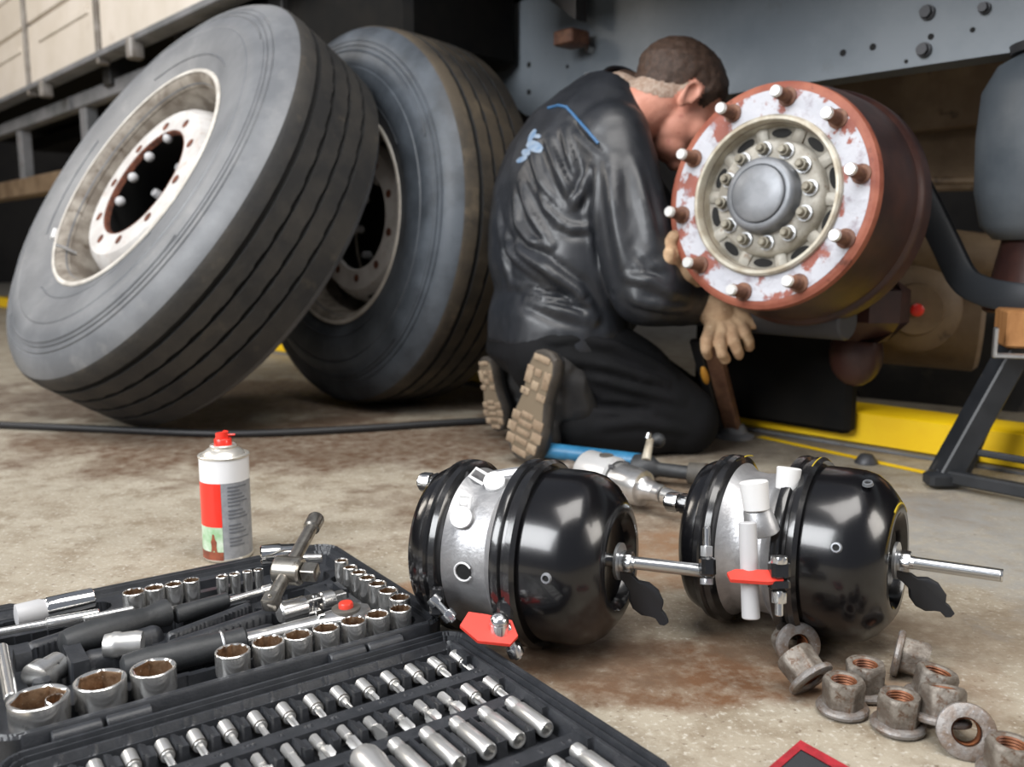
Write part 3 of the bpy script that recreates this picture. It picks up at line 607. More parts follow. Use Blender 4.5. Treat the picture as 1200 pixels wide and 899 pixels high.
for y0, y1, af in ((652, 660, .015), (693, 706, .0135)): m = MB(); m.hexa(Mi_ @ at(913, y0, .840), Mi_ @ at(913, y1, .840), af); m.build('clamp_nut', ZINC, ch2)
lug(ch2, at(913, 668, .842), (.009, .009, .009)); lug(ch2, at(913, 685, .842), (.009, .009, .006))
tag_plate(ch2, [at(852, 671, .848), at(862, 667, .852), at(905, 668, .846), at(921, 674, .836), at(918, 680, .834), at(900, 682, .834), at(856, 679, .84)], .0035)
m = MB(); m.M = ch2.matrix_world.inverted() @ Matrix(); mm = MB()
mm.lathe([(.0962, .0572), (.0972, .0585), (.0962, .0598)], 60); vs = mm.v
pts = [(.0588*math.cos(a), .0588*math.sin(a), .0955) for a in np.linspace(-.8, .35, 18)]
m = MB(); m.tube(pts, .0011, 6); plab(m.build('paint_mark', YELLOWMARK, ch2), 'thin yellow paint mark')
pts = [(.0988*math.cos(a), .0988*math.sin(a), .0155) for a in np.linspace(-.10, .25, 12)]; m = MB(); m.tube(pts, .0007, 6); plab(m.build('paint_mark', YELLOWMARK, ch2), 'thin yellow paint mark')
pts = [(.0935*math.cos(a), .0935*math.sin(a), -.0655) for a in np.linspace(-.3, -.02, 12)]; m = MB(); m.tube(pts, .0007, 6); plab(m.build('paint_mark', YELLOWMARK, ch2), 'thin yellow paint mark')

# ------------------------------------------------------------------ tool case: two halves as moulded relief
AX = V((.815, .58, 0)).normalized(); BX = V((-.58, .815, 0)).normalized()
CM = Matrix(((AX.x, BX.x, 0, 0), (AX.y, BX.y, 0, 0), (0, 0, 1, 0), (0, 0, 0, 1)))   # case frame: x = u along the hinge, y = v away
CO = V((.25, .757, 0)); case = thing('tool_case', 'open black plastic tool case full of sockets and bits, in front', 'tool case', CM @ TR(CO))
def rsdf(u, v, u0, u1, v0, v1, r=.0):
    cx, cy, hx, hy = (u0+u1)/2, (v0+v1)/2, (u1-u0)/2-r, (v1-v0)/2-r
    qx = np.abs(u-cx)-hx; qy = np.abs(v-cy)-hy
    return np.hypot(np.maximum(qx, 0), np.maximum(qy, 0)) + np.minimum(np.maximum(qx, qy), 0) - r
def capsdf(u, v, a, b_, r):
    ax, ay = a; bx, by = b_; h = np.clip(((u-ax)*(bx-ax)+(v-ay)*(by-ay))/((bx-ax)**2+(by-ay)**2+1e-9), 0, 1)
    return np.hypot(u-ax-h*(bx-ax), v-ay-h*(by-ay)) - r
def cut(Z, d, z, slope=1.2):     # pocket of depth z where d<0 with drafted walls
    return np.minimum(Z, np.where(d < 0, z, np.maximum(z, z + d*25)) if slope else Z)
def pocket(Z, d, z): return np.where(d < 0, np.minimum(Z, z), Z)
def boss(Z, d, z): return np.where(d < 0, np.maximum(Z, np.minimum(z, z + (-d*0))), Z)
def hump(Z, d, z, r): return np.where(d < 0, np.maximum(Z, z - r*(1-np.sqrt(np.clip(1-(np.clip(d+r, 0, r)/r)**2, 0, 1)))), Z)
def relief(name, u0, u1, v0, v1, rr, H, step=.0015, zb=.003):
    nu = int((u1-u0)/step)+1; nv = int((v1-v0)/step)+1
    U, W = np.meshgrid(np.linspace(u0, u1, nu), np.linspace(v0, v1, nv), indexing='ij')
    d = rsdf(U, W, u0, u1, v0, v1, rr); Z = H(U, W, d)
    # pull outside-corner vertices onto the rounded outline
    cx = np.clip(U, u0+rr, u1-rr); cy = np.clip(W, v0+rr, v1-rr); L = np.hypot(U-cx, W-cy); k = np.where(L > rr, rr/np.maximum(L, 1e-9), 1)
    U2 = cx+(U-cx)*k; W2 = cy+(W-cy)*k
    vs = np.stack([U2-CO.x, W2-CO.y, Z], -1).reshape(-1, 3); idx = np.arange(nu*nv).reshape(nu, nv)
    q = np.stack([idx[:-1, :-1], idx[1:, :-1], idx[1:, 1:], idx[:-1, 1:]], -1).reshape(-1, 4)
    ring = np.concatenate([idx[:, 0], idx[-1, 1:], idx[::-1, -1][1:], idx[0, ::-1][1:-1]])
    low = vs[ring].copy(); low[:, 2] = zb; b0 = len(vs); vs = np.concatenate([vs, low]); n = len(ring); j = np.arange(n); j2 = (j+1) % n
    sk = np.stack([ring[j], b0+j, b0+j2, ring[j2]], -1)[:, ::-1]; sk = sk[:, ::-1]
    fs = q.tolist() + sk.tolist() + [list(range(b0, b0+n))[::-1]]
    me = bpy.data.meshes.new(name); me.from_pydata(vs.tolist(), [], fs); me.materials.append(CASE)
    me.polygons.foreach_set('use_smooth', [True]*len(fs)); me.set_sharp_from_angle(angle=math.radians(35)); me.update()
    o = bpy.data.objects.new(name, me); COL.objects.link(o); o.parent = case; return o

ROW1 = [(.4396 - .0254*k, .706) for k in range(16)]
ROW2 = [(.4370 - .0245*k, .643) for k in range(15)]
ROW3 = [(.4300 - .0290*k, .585) for k in range(6)]
ROW4 = [(.4290, .512), (.404, .512), (.380, .512), (.356, .512)]
def Hnear(U, W, d):
    Z = np.full(U.shape, .021)
    Z = np.where(d > -.0235, .0245, Z); Z = np.where(d > -.0215, .0275, Z); Z = np.where(d > -.0175, .0225, Z)
    Z = np.where(d > -.0145, .0300, Z); Z = np.where(d > -.0115, .0262, Z); Z = np.where(d > -.0080, .0318, Z); Z = np.where(d > -.0035, .0300, Z); Z = np.where(d > -.0012, .0270, Z)
    inn = d < -.0235
    for (v0, v1, zz) in ((.680, .7275, .009), (.620, .6625, .009), (.537, .604, .008), (.440, .519, .008)):
        dd = rsdf(U, W, .07, .4545, v0, v1, .004); Z = np.where(inn & (dd < 0), zz, Z)
    for rows, vo, l0, l1, h, hw in ((ROW1, .706, -.008, .011, .0225, .0050), (ROW2, .643, -.006, .012, .0220, .0050)):
        for u, v in rows:
            c = u-.0125; dd = rsdf(U, W, c-hw, c+hw, vo+l0, vo+l1, .0015); Z = np.where(dd < 0, h, Z)
            dd = rsdf(U, W, c-hw-.0009, c+hw-.004, vo+l0+.001, vo+l1+.003, .001); Z = np.where((dd < 0), h+.0030-np.clip(U-(c-hw), 0, .01)*.5, Z)
            dd = rsdf(U, W, u-.0075, u+.0075, vo+.004, vo+.0065, .0); Z = np.where((dd < 0) & (Z < .012), .0135, Z)
    for u, v in ROW3:
        c = u-.0145; dd = rsdf(U, W, c-.0052, c+.0052, .556, .594, .002); Z = np.where(dd < 0, .0215, Z)
        dd = rsdf(U, W, c-.0052, c-.0012, .560, .600, .001); Z = np.where(dd < 0, .0255, Z)
    for u, v in ROW4:
        c = u-.0125; dd = rsdf(U, W, c-.004, c+.004, .470, .510, .002); Z = np.where(dd < 0, .0215, Z)
    # small embossed size marks on the lands
    rr_ = np.random.default_rng(3)
    for (vc, us) in ((.6715, [u for u, v in ROW2]), (.6125, [u for u, v in ROW3]), (.528, [u for u, v in ROW4]), (.7325, [u for u, v in ROW1])):
        for u in us:
            for k in range(3):
                if rr_.random() < .85:
                    dd = rsdf(U, W, u-.0045+k*.0035, u-.0024+k*.0035, vc-.0022, vc+.0022, .0); Z = np.where((dd < 0) & (((U*1400).astype(int)+(W*1100).astype(int)) % 3 > 0), Z+.0012, Z)
    # stepped catches along the right rim
    for v in (.700, .645, .580, .520, .470): dd = rsdf(U, W, .4375, .4445, v-.010, v+.010, .001); Z = np.where((dd < 0) & (d > -.03) & (d < -.02), .0285, Z)
    return Z
relief('bit_tray', .040, .4665, .425, .7545, .028, Hnear)
FS = [(.0834, .7956, .0475, .038, 6), (.1315, .7990, .0430, .038, 6), (.1747, .7960, .0390, .037, 6), (.2433, .7885, .0320, .036, 12), (.2775, .7890, .0305, .035, 12), (.3065, .7875, .0275, .034, 6),
      (.3351, .7864, .0262, .034, 6), (.3641, .7857, .0255, .034, 12), (.3913, .7868, .0245, .034, 6), (.4175, .7860, .0230, .033, 12)]
FR = [(.4290, .8085, .0225, .032, 12), (.4280, .8330, .0215, .034, 6), (.4277, .8580, .0200, .036, 6), (.4268, .8812, .0185, .037, 6), (.4262, .9020, .0178, .037, 6), (.4255, .9225, .0165, .036, 6), (.4267, .9490, .0160, .034, 6)]
FB = [(.2029, .9911, .0235, .032, 12), (.2242, .9911, .0215, .032, 6), (.2445, .9895, .0190, .032, 6), (.2636, .9900, .0180, .032, 12)]
FC = [(.2976, .9897, .0135, .029, 6), (.3122, .9893, .0125, .029, 6), (.3270, .9889, .0115, .029, 6), (.3395, .9872, .0110, .030, 6)]
def Hfar(U, W, d):
    Z = np.full(U.shape, .0295)
    Z = np.where(d > -.013, .0330, Z); Z = np.where(d > -.0095, .0375, Z); Z = np.where(d > -.006, .0350, Z); Z = np.where(d > -.0032, .0385, Z); Z = np.where(d > -.001, .036, Z)
    inn = d < -.013
    # front row seat, right column seat
    for (a, b_, r, z) in (((.09, .7965), (.42, .787), .012, .019), ((.428, .80), (.427, .95), .012, .019), ((.20, .9905), (.345, .988), .012, .021)):
        Z = np.where(inn & (capsdf(U, W, a, b_, r) < 0), z, Z)
    # pockets under the handles and the ratchet
    for (a, b_, r, z) in (((.12, .912), (.225, .934), .017, .012), ((.225, .930), (.335, .935), .011, .016), ((.150, .838), (.255, .828), .018, .012), ((.255, .822), (.375, .820), .015, .016), ((.375, .820), (.376, .820), .030, .016),
                         ((.30, .872), (.38, .868), .017, .016), ((.07, .985), (.20, .972), .010, .016), ((.085, 1.022), (.170, 1.026), .015, .014), ((.30, .905), (.27, .86), .02, .014), ((.33, .96), (.40, .975), .02, .012), ((.155, .862), (.19, .85), .016, .014)):
        Z = np.where(inn & (capsdf(U, W, a, b_, r) < 0), z, Z)
    for (a, b_, v0, v1, z) in ((.205, .335, 1.012, 1.038, .014), (.345, .445, .985, 1.045, .017), (.085, .13, .85, .96, .016), (.35, .41, .89, .945, .022)):
        Z = np.where(inn & (rsdf(U, W, a, b_, v0, v1, .008) < 0), z, Z)
    # moulded ribs and clips
    for (a, b_, v0, v1, z) in ((.118, .134, .855, .905, .046), (.100, .112, .872, .895, .043), (.078, .094, .905, .925, .046), (.085, .100, .835, .850, .044), (.405, .412, .90, .93, .036), (.375, .398, .905, .94, .033)):
        Z = np.where(inn & (rsdf(U, W, a, b_, v0, v1, .003) < 0), z, Z)
    for (a, b_, r, z) in (((.165, .898), (.200, .905), .010, .044), ((.140, .885), (.168, .880), .012, .042), ((.150, .915), (.175, .90), .006, .040), ((.212, .868), (.345, .895), .0085, .0405), ((.205, .845), (.300, .850), .0080, .0400),
                         ((.215, .888), (.300, .915), .0060, .041), ((.245, .955), (.30, .962), .006, .036), ((.100, .945), (.135, .955), .009, .040)):
        Z = hump(Z, np.where(inn, capsdf(U, W, a, b_, r), 1), z, r)
    Z = np.where(inn & (capsdf(U, W, (.262, .858), (.300, .868), .0045) < 0), .030, Z)
    # right rear deck, lower and plain
    return Z
relief('socket_tray', .040, .4625, .7600, 1.0640, .030, Hfar)
m = MB(); m.M = TR(-CO); m.cbox((.17, 1.050, .006), (.335, 1.078, .0345), .006); m.cbox((.03, 1.045, .006), (.105, 1.082, .036), .006); m.build('case_handle', CASE, case)
for a, b_ in ((.086, .124), (.127, .163), (.325, .362), (.365, .403)):
    m = MB(); m.M = TR(-CO); m.cyl((a, .7572, .0300), (b_, .7572, .0300), .0068, .0068, 18, .0012); m.build('hinge_barrel', CASE, case)

# --- sockets ------------------------------------------------------------------
def socket_parts(t, D, h, pts, mt=CHROMESAT, drive=True):
    N = 48; r = D/2; af = D*.755 if pts == 6 else D*.80
    def cir(z, R): return [(R*math.cos(2*PI*j/N), R*math.sin(2*PI*j/N), z) for j in range(N)]
    def inn(z, s=1.):
        out = []
        for j in range(N):
            a = 2*PI*j/N; q = hexr(a, af*s)
            if pts == 12: q = max(q, hexr(a+PI/6, af*s)) * .97
            out.append((q*math.cos(a), q*math.sin(a), z))
        return out
    m = MB(); m.loft([cir(0, r*.80), cir(.0012, r*.86), cir(h*.32, r*.88), cir(h*.42, r*.985), cir(h-.0035, r), cir(h-.0008, r), cir(h, r-.0008), cir(h, r*.90), inn(h-.0012, 1.03)], 1, 0); m.build('body', mt, t)
    m = MB(); m.loft([inn(h-.0012, 1.03), inn(h-.003, 1), inn(h*.45, 1), cir(h*.42, af*.3), cir(h*.40, .0008)], 0, 1); plab(m.build('recess', SOCKIN, t), 'stained bore')
def place_sock(i, n, spec, z0, label, group, tilt=None):
    u, v, D, h, pts = spec
    t = thing('socket', label, 'socket', CM @ TR((u, v, z0)) @ (tilt or Matrix()) @ Matrix.Rotation(.26*i, 4, 'Z'), group)
    socket_parts(t, D, h, pts); return t
ORD = ['first', 'second', 'third', 'fourth', 'fifth', 'sixth', 'seventh', 'eighth', 'ninth', 'tenth', 'eleventh', 'twelfth', 'thirteenth', 'fourteenth', 'fifteenth', 'sixteenth']
for i, s_ in enumerate(FS):
    lb = ['largest chrome socket, leftmost of the front socket row, small socket inside', 'second largest chrome socket, second from left in the front socket row', 'big chrome socket with brown bore, third from left in the front socket row',
          'chrome socket fourth from left in the front row, just right of the black grip', 'chrome socket fifth from left in the front socket row', 'chrome socket sixth from left in the front socket row', 'chrome socket seventh from left in the front socket row, before the ratchet head',
          'chrome socket below the red button, third from right in the front socket row', 'chrome socket second from right in the front socket row', 'chrome socket at the right end of the front socket row'][i]
    place_sock(i, 10, s_, .051-s_[3], lb, 'sockets in the front row of the case')
t = thing('socket', 'tiny socket lying inside the largest chrome socket', 'socket', CM @ TR((.094, .795, .030)) @ basis((.1, -.2, 1)), 'sockets in the front row of the case'); socket_parts(t, .016, .018, 12)
for i, s_ in enumerate(FR): place_sock(i, 7, s_, .053-s_[3], 'small chrome socket, %s from the front in the right-hand column' % ORD[i], 'sockets in the right-hand column')
for i, s_ in enumerate(FB): place_sock(i, 4, s_, .052-s_[3], 'chrome socket, %s from left of the four behind the black screwdriver grip' % ORD[i], 'sockets behind the screwdriver grip')
for i, s_ in enumerate(FC): place_sock(i, 4, s_, .049-s_[3], 'tiny chrome socket, %s from left of the four left of the T bar' % ORD[i], 'tiny sockets left of the T bar')
def C_(u, v, z): return CM @ V((u, v, z))
def lie(name, label, cat, a, b_, group=None):
    a = C_(*a); b_ = C_(*b_); return thing(name, label, cat, TR(a, basis(b_-a, (0, 0, 1))), group), (b_-a).length
t, L = lie('deep_socket', 'long chrome deep socket lying at the left rear of the case', 'socket', (.092, 1.021, .040), (.168, 1.0255, .040))
m = MB(); m.lathe([(0, .008), (.001, .0125), (.024, .0130), (.027, .0115), (.029, .0115)], 32, 1, 0); m.build('drive_end', PLUGDULL, t)
m = MB(); m.lathe([(.029, .0115), (.031, .0128), (L-.001, .0128), (L, .0120), (L, .0095), (L-.012, .009), (L-.012, .001)], 36); m.build('body', CHROME, t)
t, L = lie('extension_bar', 'thin chrome extension bar at the left edge behind the grips', 'extension bar', (.055, .990, .040), (.165, .9770, .040))
m = MB(); m.cyl((0, 0, 0), (0, 0, L*.55), .0042, seg=16); m.build('shaft', CHROMESAT, t); m = MB(); m.cyl((0, 0, L*.55), (0, 0, L), .0062, seg=20, bev=.001); m.build('drive_end', CHROMESAT, t)
t, L = lie('extension_bar', 'short chrome extension bar lying before the four sockets', 'extension bar', (.148, .968, .042), (.196, .963, .043))
m = MB(); m.cyl((0, 0, 0), (0, 0, L), .0040, seg=16, bev=.001); m.build('shaft', CHROMESAT, t)
t, L = lie('screwdriver', 'stout black screwdriver grip lying behind the large sockets', 'screwdriver', (.118, .911, .043), (.222, .934, .043))
m = MB(); m.lathe([(0, .008), (.002, .0125), (.010, .0145), (.035, .0155), (.060, .0150), (.078, .0125), (.086, .0118), (.100, .0140), (L, .0145), (L+.001, .0125)], 28, 1, 1); m.build('handle', GRIP, t)
m = MB(); m.cyl((0, 0, L), (0, 0, L+.012), .0045, seg=14); m.build('shaft', CHROMESAT, t)
t, L = lie('spinner_handle', 'slim spinner handle with a long chrome bar, left of the T bar', 'handle', (.2280, .929, .040), (.3350, .938, .043))
m = MB(); m.cyl((0, 0, 0), (0, 0, L*.55), .0095, .0085, 24, .002); m.build('handle', GRIP, t)
m = MB(); m.cyl((0, .004, .03), (0, .004, L), .0040, seg=14, bev=.001); m.cyl((0, .004, L-.012), (0, .004, L), .0058, seg=14, bev=.001); m.build('shaft', CHROMESAT, t)
# ratchet
t, L = lie('ratchet', 'chrome ratchet with a red button and black grip behind the front sockets', 'ratchet', (.156, .838, .037), (.3745, .8200, .0425))
m = MB(); m.lathe([(0, .008), (.003, .0125), (.02, .0145), (.07, .0140), (.100, .0120), (.112, .0125), (.114, .0105)], 32, 1, 1); m.build('grip', GRIP, t)
m = MB(); m.lathe([(.0895, .0128), (.091, .0142), (.0925, .0128)], 32); plab(m.build('grip_ring', ZINCDULL, t), 'thin bright ring')
m = MB(); n_ = 24
def ov(z, rx, ry): return [(rx*math.cos(2*PI*j/n_), ry*math.sin(2*PI*j/n_), z) for j in range(n_)]
m.loft([ov(.112, .006, .008), ov(.15, .0062, .0085), ov(.185, .0065, .0100), ov(.205, .0070, .0150), ov(.222, .0072, .0200), ov(L, .0072, .0225), ov(L+.014, .0070, .0185), ov(L+.022, .006, .008)], 1, 1); m.build('shank', TOOLSILVER, t)
m = MB(); m.M = TR((.0072, 0, L-.002), basis((1, 0, 0), (0, 0, 1))); m.lathe([(-.002, .0150), (.0010, .0148), (.0014, .0140), (.0014, .001)], 32, 0, 1); m.build('cover_disc', HUBDARK, t)
m = MB(); m.M = TR((.0072, 0, L-.002), basis((1, 0, 0), (0, 0, 1))); m.lathe([(0, .0078), (.0055, .0076), (.0068, .0066), (.0070, .001)], 28, 0, 1); plab(m.build('release_button', REDBTN, t), 'red push button')
m = MB(); m.cbox((.006, -.005, L-.034), (.0098, .007, L-.026), .001); m.build('reversing_lever', CHROME, t)
# universal joint and coupler
t, L = lie('universal_joint', 'chrome universal joint between the T bar and the ratchet head', 'universal joint', (.318, .868, .041), (.392, .872, .041))
m = MB(); m.cyl((0, 0, 0), (0, 0, L*.42), .0115, .0115, 28, .002); m.build('socket_end', CHROMESAT, t)
m = MB()
for s_ in (-1, 1): m = MB(); m.cbox((s_*.007-.002, -.008, L*.40), (s_*.007+.002, .008, L*.62), .0012); m.build('yoke', CHROMESAT, t)
m = MB(); m.cyl((-.0105, 0, L*.56), (.0105, 0, L*.56), .0032, seg=12); m.build('pin', ZINC, t)
m = MB(); m.cyl((0, 0, L*.64), (0, 0, L*.86), .0105, .0100, 24, .0015); m.cbox((-.006, -.006, L*.86), (.006, .006, L*1.04), .001); m.build('drive_end', CHROMESAT, t)
t, L = lie('coupler', 'knurled bright coupler in front of the black screwdriver grip', 'coupler', (.150, .880, .046), (.182, .866, .045))
m = MB(); m.lathe([(0, .006), (.001, .0105), (.007, .0115), (.009, .0125), (.014, .0125), (.016, .0115), (L-.006, .0125), (L, .0115), (L, .007)], 30, 1, 1); m.build('body', BITSTEEL, t)
t, L = lie('adapter', 'dull round chrome adapter at the left behind the largest socket', 'adapter', (.088, .868, .034), (.112, .888, .034))
m = MB(); m.lathe([(0, .010), (.002, .0150), (.012, .0155), (.014, .013), (L, .013), (L+.001, .009)], 32, 1, 1); m.build('body', CHROMESAT, t)
t, L = lie('extension_bar', 'chrome bar standing forward at the far left beside the largest socket', 'extension bar', (.0665, .828, .040), (.0705, .930, .046))
m = MB(); m.cyl((0, 0, 0), (0, 0, L), .0058, .0058, 20, .001); m.build('shaft', CHROMESAT, t)
# sliding T bar on top and the socket beside it
pA = V((-.2445, .860, .064)); pB = V((-.222, .985, .116)); u_ = (pB-pA).normalized()
t = thing('t_bar', 'oily steel sliding T bar lying tilted across the tool case', 'T bar', TR(pA, basis(u_, (0, 0, 1)))); L = (pB-pA).length
m = MB(); m.cyl((0, 0, 0), (0, 0, L-.018), .0073, .0073, 24, .001); m.lathe([(L-.020, .0073), (L-.018, .0095), (L-.003, .0098), (L, .0085), (L, .006), (L-.004, .0055)], 24, 0, 1); m.build('bar', TBAR, t)
m = MB(); m.cbox((-.0078, -.0078, -.004), (.0078, .0078, .013), .002); m.ball((.0080, 0, .004), .0022); m.build('bar_end', TBAR, t)
hm = t.matrix_world.inverted() @ C_(.3535, .945, .078)
q0 = V((0, 0, (pB-pA).length*.36)); aw = t.matrix_world.to_3x3().inverted() @ V((.97, -.12, .02)); aw = (aw - V((0, 0, 1))*aw.z*.9).normalized()
m = MB(); m.cyl(q0-aw*.014, q0+aw*.016, .0150, .0150, 32, .002); m.build('head', TBAR, t)
m = MB(); m.M = TR(q0+aw*.016, basis(aw, (0, 0, 1))); m.cbox((-.0075, -.0075, 0), (.0075, .0075, .017), .001); m.build('drive_square', TBAR, t)
pS = on(305, 651, .066); pE = on(330, 651, .066) + V((.015, .012, 0)); t = thing('socket', 'chrome deep socket lying on its side at the rear edge behind the T bar', 'socket', TR(pS, basis(pE-pS, (0, 0, 1))))
m = MB(); m.lathe([(.026, .002), (.012, .0075), (.001, .0085), (0, .0098), (.0015, .0118), (.022, .0120), (.024, .0108), (.044, .0100), (.046, .0085)], 32, 1, 1); m.build('body', CHROME, t)
t = thing('extension_bar', 'small chrome bar end lying right of the T bar at the rear', 'extension bar', TR(on(352, 655, .05), basis((1, .1, 0))))
m = MB(); m.cyl((0, 0, 0), (0, 0, .026), .0060, .0052, 18, .001); m.cyl((-.014, -.006, .006), (-.014, -.006, .018), .0075, .006, 18, .001); m.build('shaft', CHROMESAT, t)

# --- bits -----------------------------------------------------------------------
def star(m, z0, z1, r, pts=6, k=.72, tip=.6):
    n_ = pts*2
    def lp(z, s): return [(s*r*(1 if j % 2 else k)*math.cos(2*PI*j/n_), s*r*(1 if j % 2 else k)*math.sin(2*PI*j/n_), z) for j in range(n_)]
    m.loft([lp(z0, 1), lp(z1-.002, .95), lp(z1, tip)], 1, 1)
def bit_socket(label, u, v, kind, group, z=.0195):
    d = (CM.to_3x3() @ V((0, -1, -.05))); t = thing('bit_socket', label, 'bit socket', TR(C_(u, v+.012, z), basis(d, (0, 0, 1))), group)
    m = MB(); m.lathe([(0, .0048), (.0008, .0060), (.0185, .0061), (.0205, .0052), (.0208, .0040)], 26, 1, 1); m.build('sleeve', BITSTEEL, t)
    m = MB(); m.lathe([(.0184, .0063), (.0198, .0063)], 26); m.build('sleeve_groove', HUBDARK, t)
    m = MB()
    if kind == 0: star(m, .0205, .036, .0032, 6)
    elif kind == 1: star(m, .0205, .036, .0034, 4, .45, .35)
    elif kind == 2: m.hexa((0, 0, .0205), (0, 0, .036), .0050)
    else: m.cbox((-.0030, -.0009, .0205), (.0030, .0009, .036), .0004); m.cyl((0, 0, .0205), (0, 0, .028), .003, .0028, 12)
    m.build('bit_tip', BITSTEEL, t); return t
for i, (u, v) in enumerate(ROW1): bit_socket('bit socket %s from the right in the rearmost bit row' % ORD[i], u, v, [0, 0, 2, 1, 1, 3, 0, 0, 2, 2, 0, 0, 0, 1, 2, 0][i], 'bit sockets in the rearmost row')
def bare_bit(label, u, v, kind, group, z=.0185):
    d = (CM.to_3x3() @ V((0, -1, -.03))); t = thing('screwdriver_bit', label, 'screwdriver bit', TR(C_(u, v+.013, z), basis(d, (0, 0, 1))) @ Matrix.Diagonal((1.3, 1.3, 1.12, 1)), group)
    m = MB(); m.hexa((0, 0, 0), (0, 0, .013), .0064); m.build('shank', BITSTEEL, t); m = MB()
    if kind == 0: m.lathe([(.013, .0026), (.018, .0030), (.020, .0044)], 14, 1, 1); star(m, .020, .033, .0052, 4, .4, .25)
    elif kind == 1: m.loft([[(x*s, y*q, z_) for x, y in ((-1, -1), (1, -1), (1, 1), (-1, 1))] for z_, s, q in ((.013, .0026, .0026), (.018, .0045, .0020), (.032, .0052, .0006))], 1, 1)
    elif kind == 2: m.cyl((0, 0, .013), (0, 0, .018), .0026, .0034, 12); star(m, .018, .033, .0040, 6, .78)
    else: m.hexa((0, 0, .013), (0, 0, .033), .0056)
    m.build('tip', BITSTEEL, t); return t
for i, (u, v) in enumerate(ROW2):
    if i < 2: bit_socket('bit socket %s from the right in the second bit row' % ORD[i], u, v, 1 if i else 0, 'bit sockets in the second row', .0185)
    else: bare_bit(['', '', 'cross-head bit right beside the second row bit sockets', 'cross-head bit second left of the second row bit sockets', 'narrow bit third left of the second row bit sockets', 'flat blade bit with wide tip in the second row', 'pale star bit left of the wide flat blade',
                    'cross-head bit seventh from the right in the bare bits of the second row', 'bit near the lower photo edge, eighth of the bare bits from the right', 'bit at the lower photo edge, ninth of the bare bits from the right', 'bit at the lower photo edge, tenth of the bare bits from the right', 'bit at the lower photo edge, eleventh of the bare bits', 'bit at the lower photo edge, twelfth of the bare bits', 'bit at the lower photo edge, thirteenth of the bare bits', 'leftmost of the bare bits'][i] or 'bit', u, v, [0, 0, 0, 0, 2, 1, 2, 0, 3, 0, 2, 1, 0, 2, 3][i], 'bare bits in the second row')
def long_socket(label, u, v, group, big=False):
    d = (CM.to_3x3() @ V((0, -1, -.02))); t = thing('deep_socket', label, 'socket', TR(C_(u, v+.023, .0205), basis(d, (0, 0, 1))), group)
    m = MB()
    if big: m.lathe([(0, .006), (.002, .0105), (.008, .0130), (.020, .0135), (.030, .012), (.05, .012)], 32, 1, 1)
    else: m.lathe([(0, .0045), (.001, .0062), (.009, .0066), (.011, .0058), (.014, .0058), (.016, .0072), (.053, .0074), (.055, .0066), (.055, .0052), (.045, .005), (.045, .001)], 28, 1, 0)
    m.build('body', BITSTEEL, t); return t
for i, (u, v) in enumerate(ROW3): long_socket('long slim chrome socket, %s from the right in the third row' % ORD[i] if i < 5 else 'thick round-headed chrome socket, left end of the third row', u, v, 'long sockets in the third row', i == 5)
long_socket('long chrome socket at the right end of the lowest row', .4290, .493, 'sockets in the lowest row'); long_socket('short-headed chrome socket, second from right in the lowest row', .4030, .489, 'sockets in the lowest row')

# ------------------------------------------------------------------ wheel nuts
def nut_mesh():
    N = 48
    def cir(z, R): return [(R*math.cos(2*PI*j/N), R*math.sin(2*PI*j/N), z) for j in range(N)]
    def hx(z, lim=9, s=1): return [(min(hexr(2*PI*j/N, .033)*s, lim)*math.cos(2*PI*j/N), min(hexr(2*PI*j/N, .033)*s, lim)*math.sin(2*PI*j/N), z) for j in range(N)]
    m = MB(); m.loft([cir(.006, .0105), hx(.0062, .0178), hx(.0275), hx(.0300, .0180), hx(.0315, .0165), cir(.0315, .0128), cir(.0300, .0112)])
    th = MB(); pr = []
    for k in range(11): pr += [(.030-.0026*k, .0114), (.0287-.0026*k, .0103)]
    th.lathe(pr, 32)
    w = MB(); w.lathe([(0, .0118), (0, .0205), (.0012, .0228), (.0040, .0235), (.0062, .0222), (.0072, .0195), (.0072, .0118), (0, .0118)], 48)
    return m, th, w
def make_nut(label, M):
    t = thing('wheel_nut', label, 'wheel nut', M, 'loose wheel nuts on the floor'); a, b_, c = nut_mesh()
    a.build('hex_body', NUTM, t); plab(b_.build('thread', THREADRUST, t), 'rusty inner thread'); plab(c.build('flange_washer', WASHM, t), 'worn captive washer'); return t
def nut_pose(x, y, z, ax, spin=0):   # pixel of the washer centre at height z, axis from washer to hex
    return TR(on(x, y, z), basis(ax, (1, .2, 0)) @ Matrix.Rotation(spin, 4, 'Z'))
NUTS = [('rusty flanged wheel nut lying with ring up, under the second chamber', nut_pose(937, 757, .0225, (-.10, .93, -.22), .2)),
        ('wheel nut tipped over, its washer facing down right, at the left end of the nuts', nut_pose(953, 799, .017, (-.42, .70, .56), .4)),
        ('upright wheel nut behind, second row, right of the tipped one', nut_pose(1013, 813, .001, (-.03, 0, 1), .1)),
        ('upright wheel nut at the front left of the pile', nut_pose(987, 833, .001, (0, 0, 1), .45)),
        ('wheel nut lying on its side at the rear of the pile, washer up left', nut_pose(1048, 764, .0225, (.78, -.42, -.12), .3)),
        ('upright wheel nut leaning on its neighbour, rear right of the pile', nut_pose(1089, 822, .006, (.22, .02, 1), .2)),
        ('upright wheel nut in the front middle of the pile', nut_pose(1052, 853, .001, (0, 0, 1), .75)),
        ('tilted wheel nut wedged behind the ring-side nut', nut_pose(1104, 848, .012, (.10, .28, .95), .5)),
        ('wheel nut showing its round bore and washer to the viewer', nut_pose(1133, 858, .0225, (.36, .84, -.38), .1)),
        ('upright wheel nut at the right edge of the photo', nut_pose(1180, 912, .001, (.05, 0, 1), .3))]
n0 = make_nut(*NUTS[0])
for lb, M_ in NUTS[1:]: dup(n0, M_, lb)

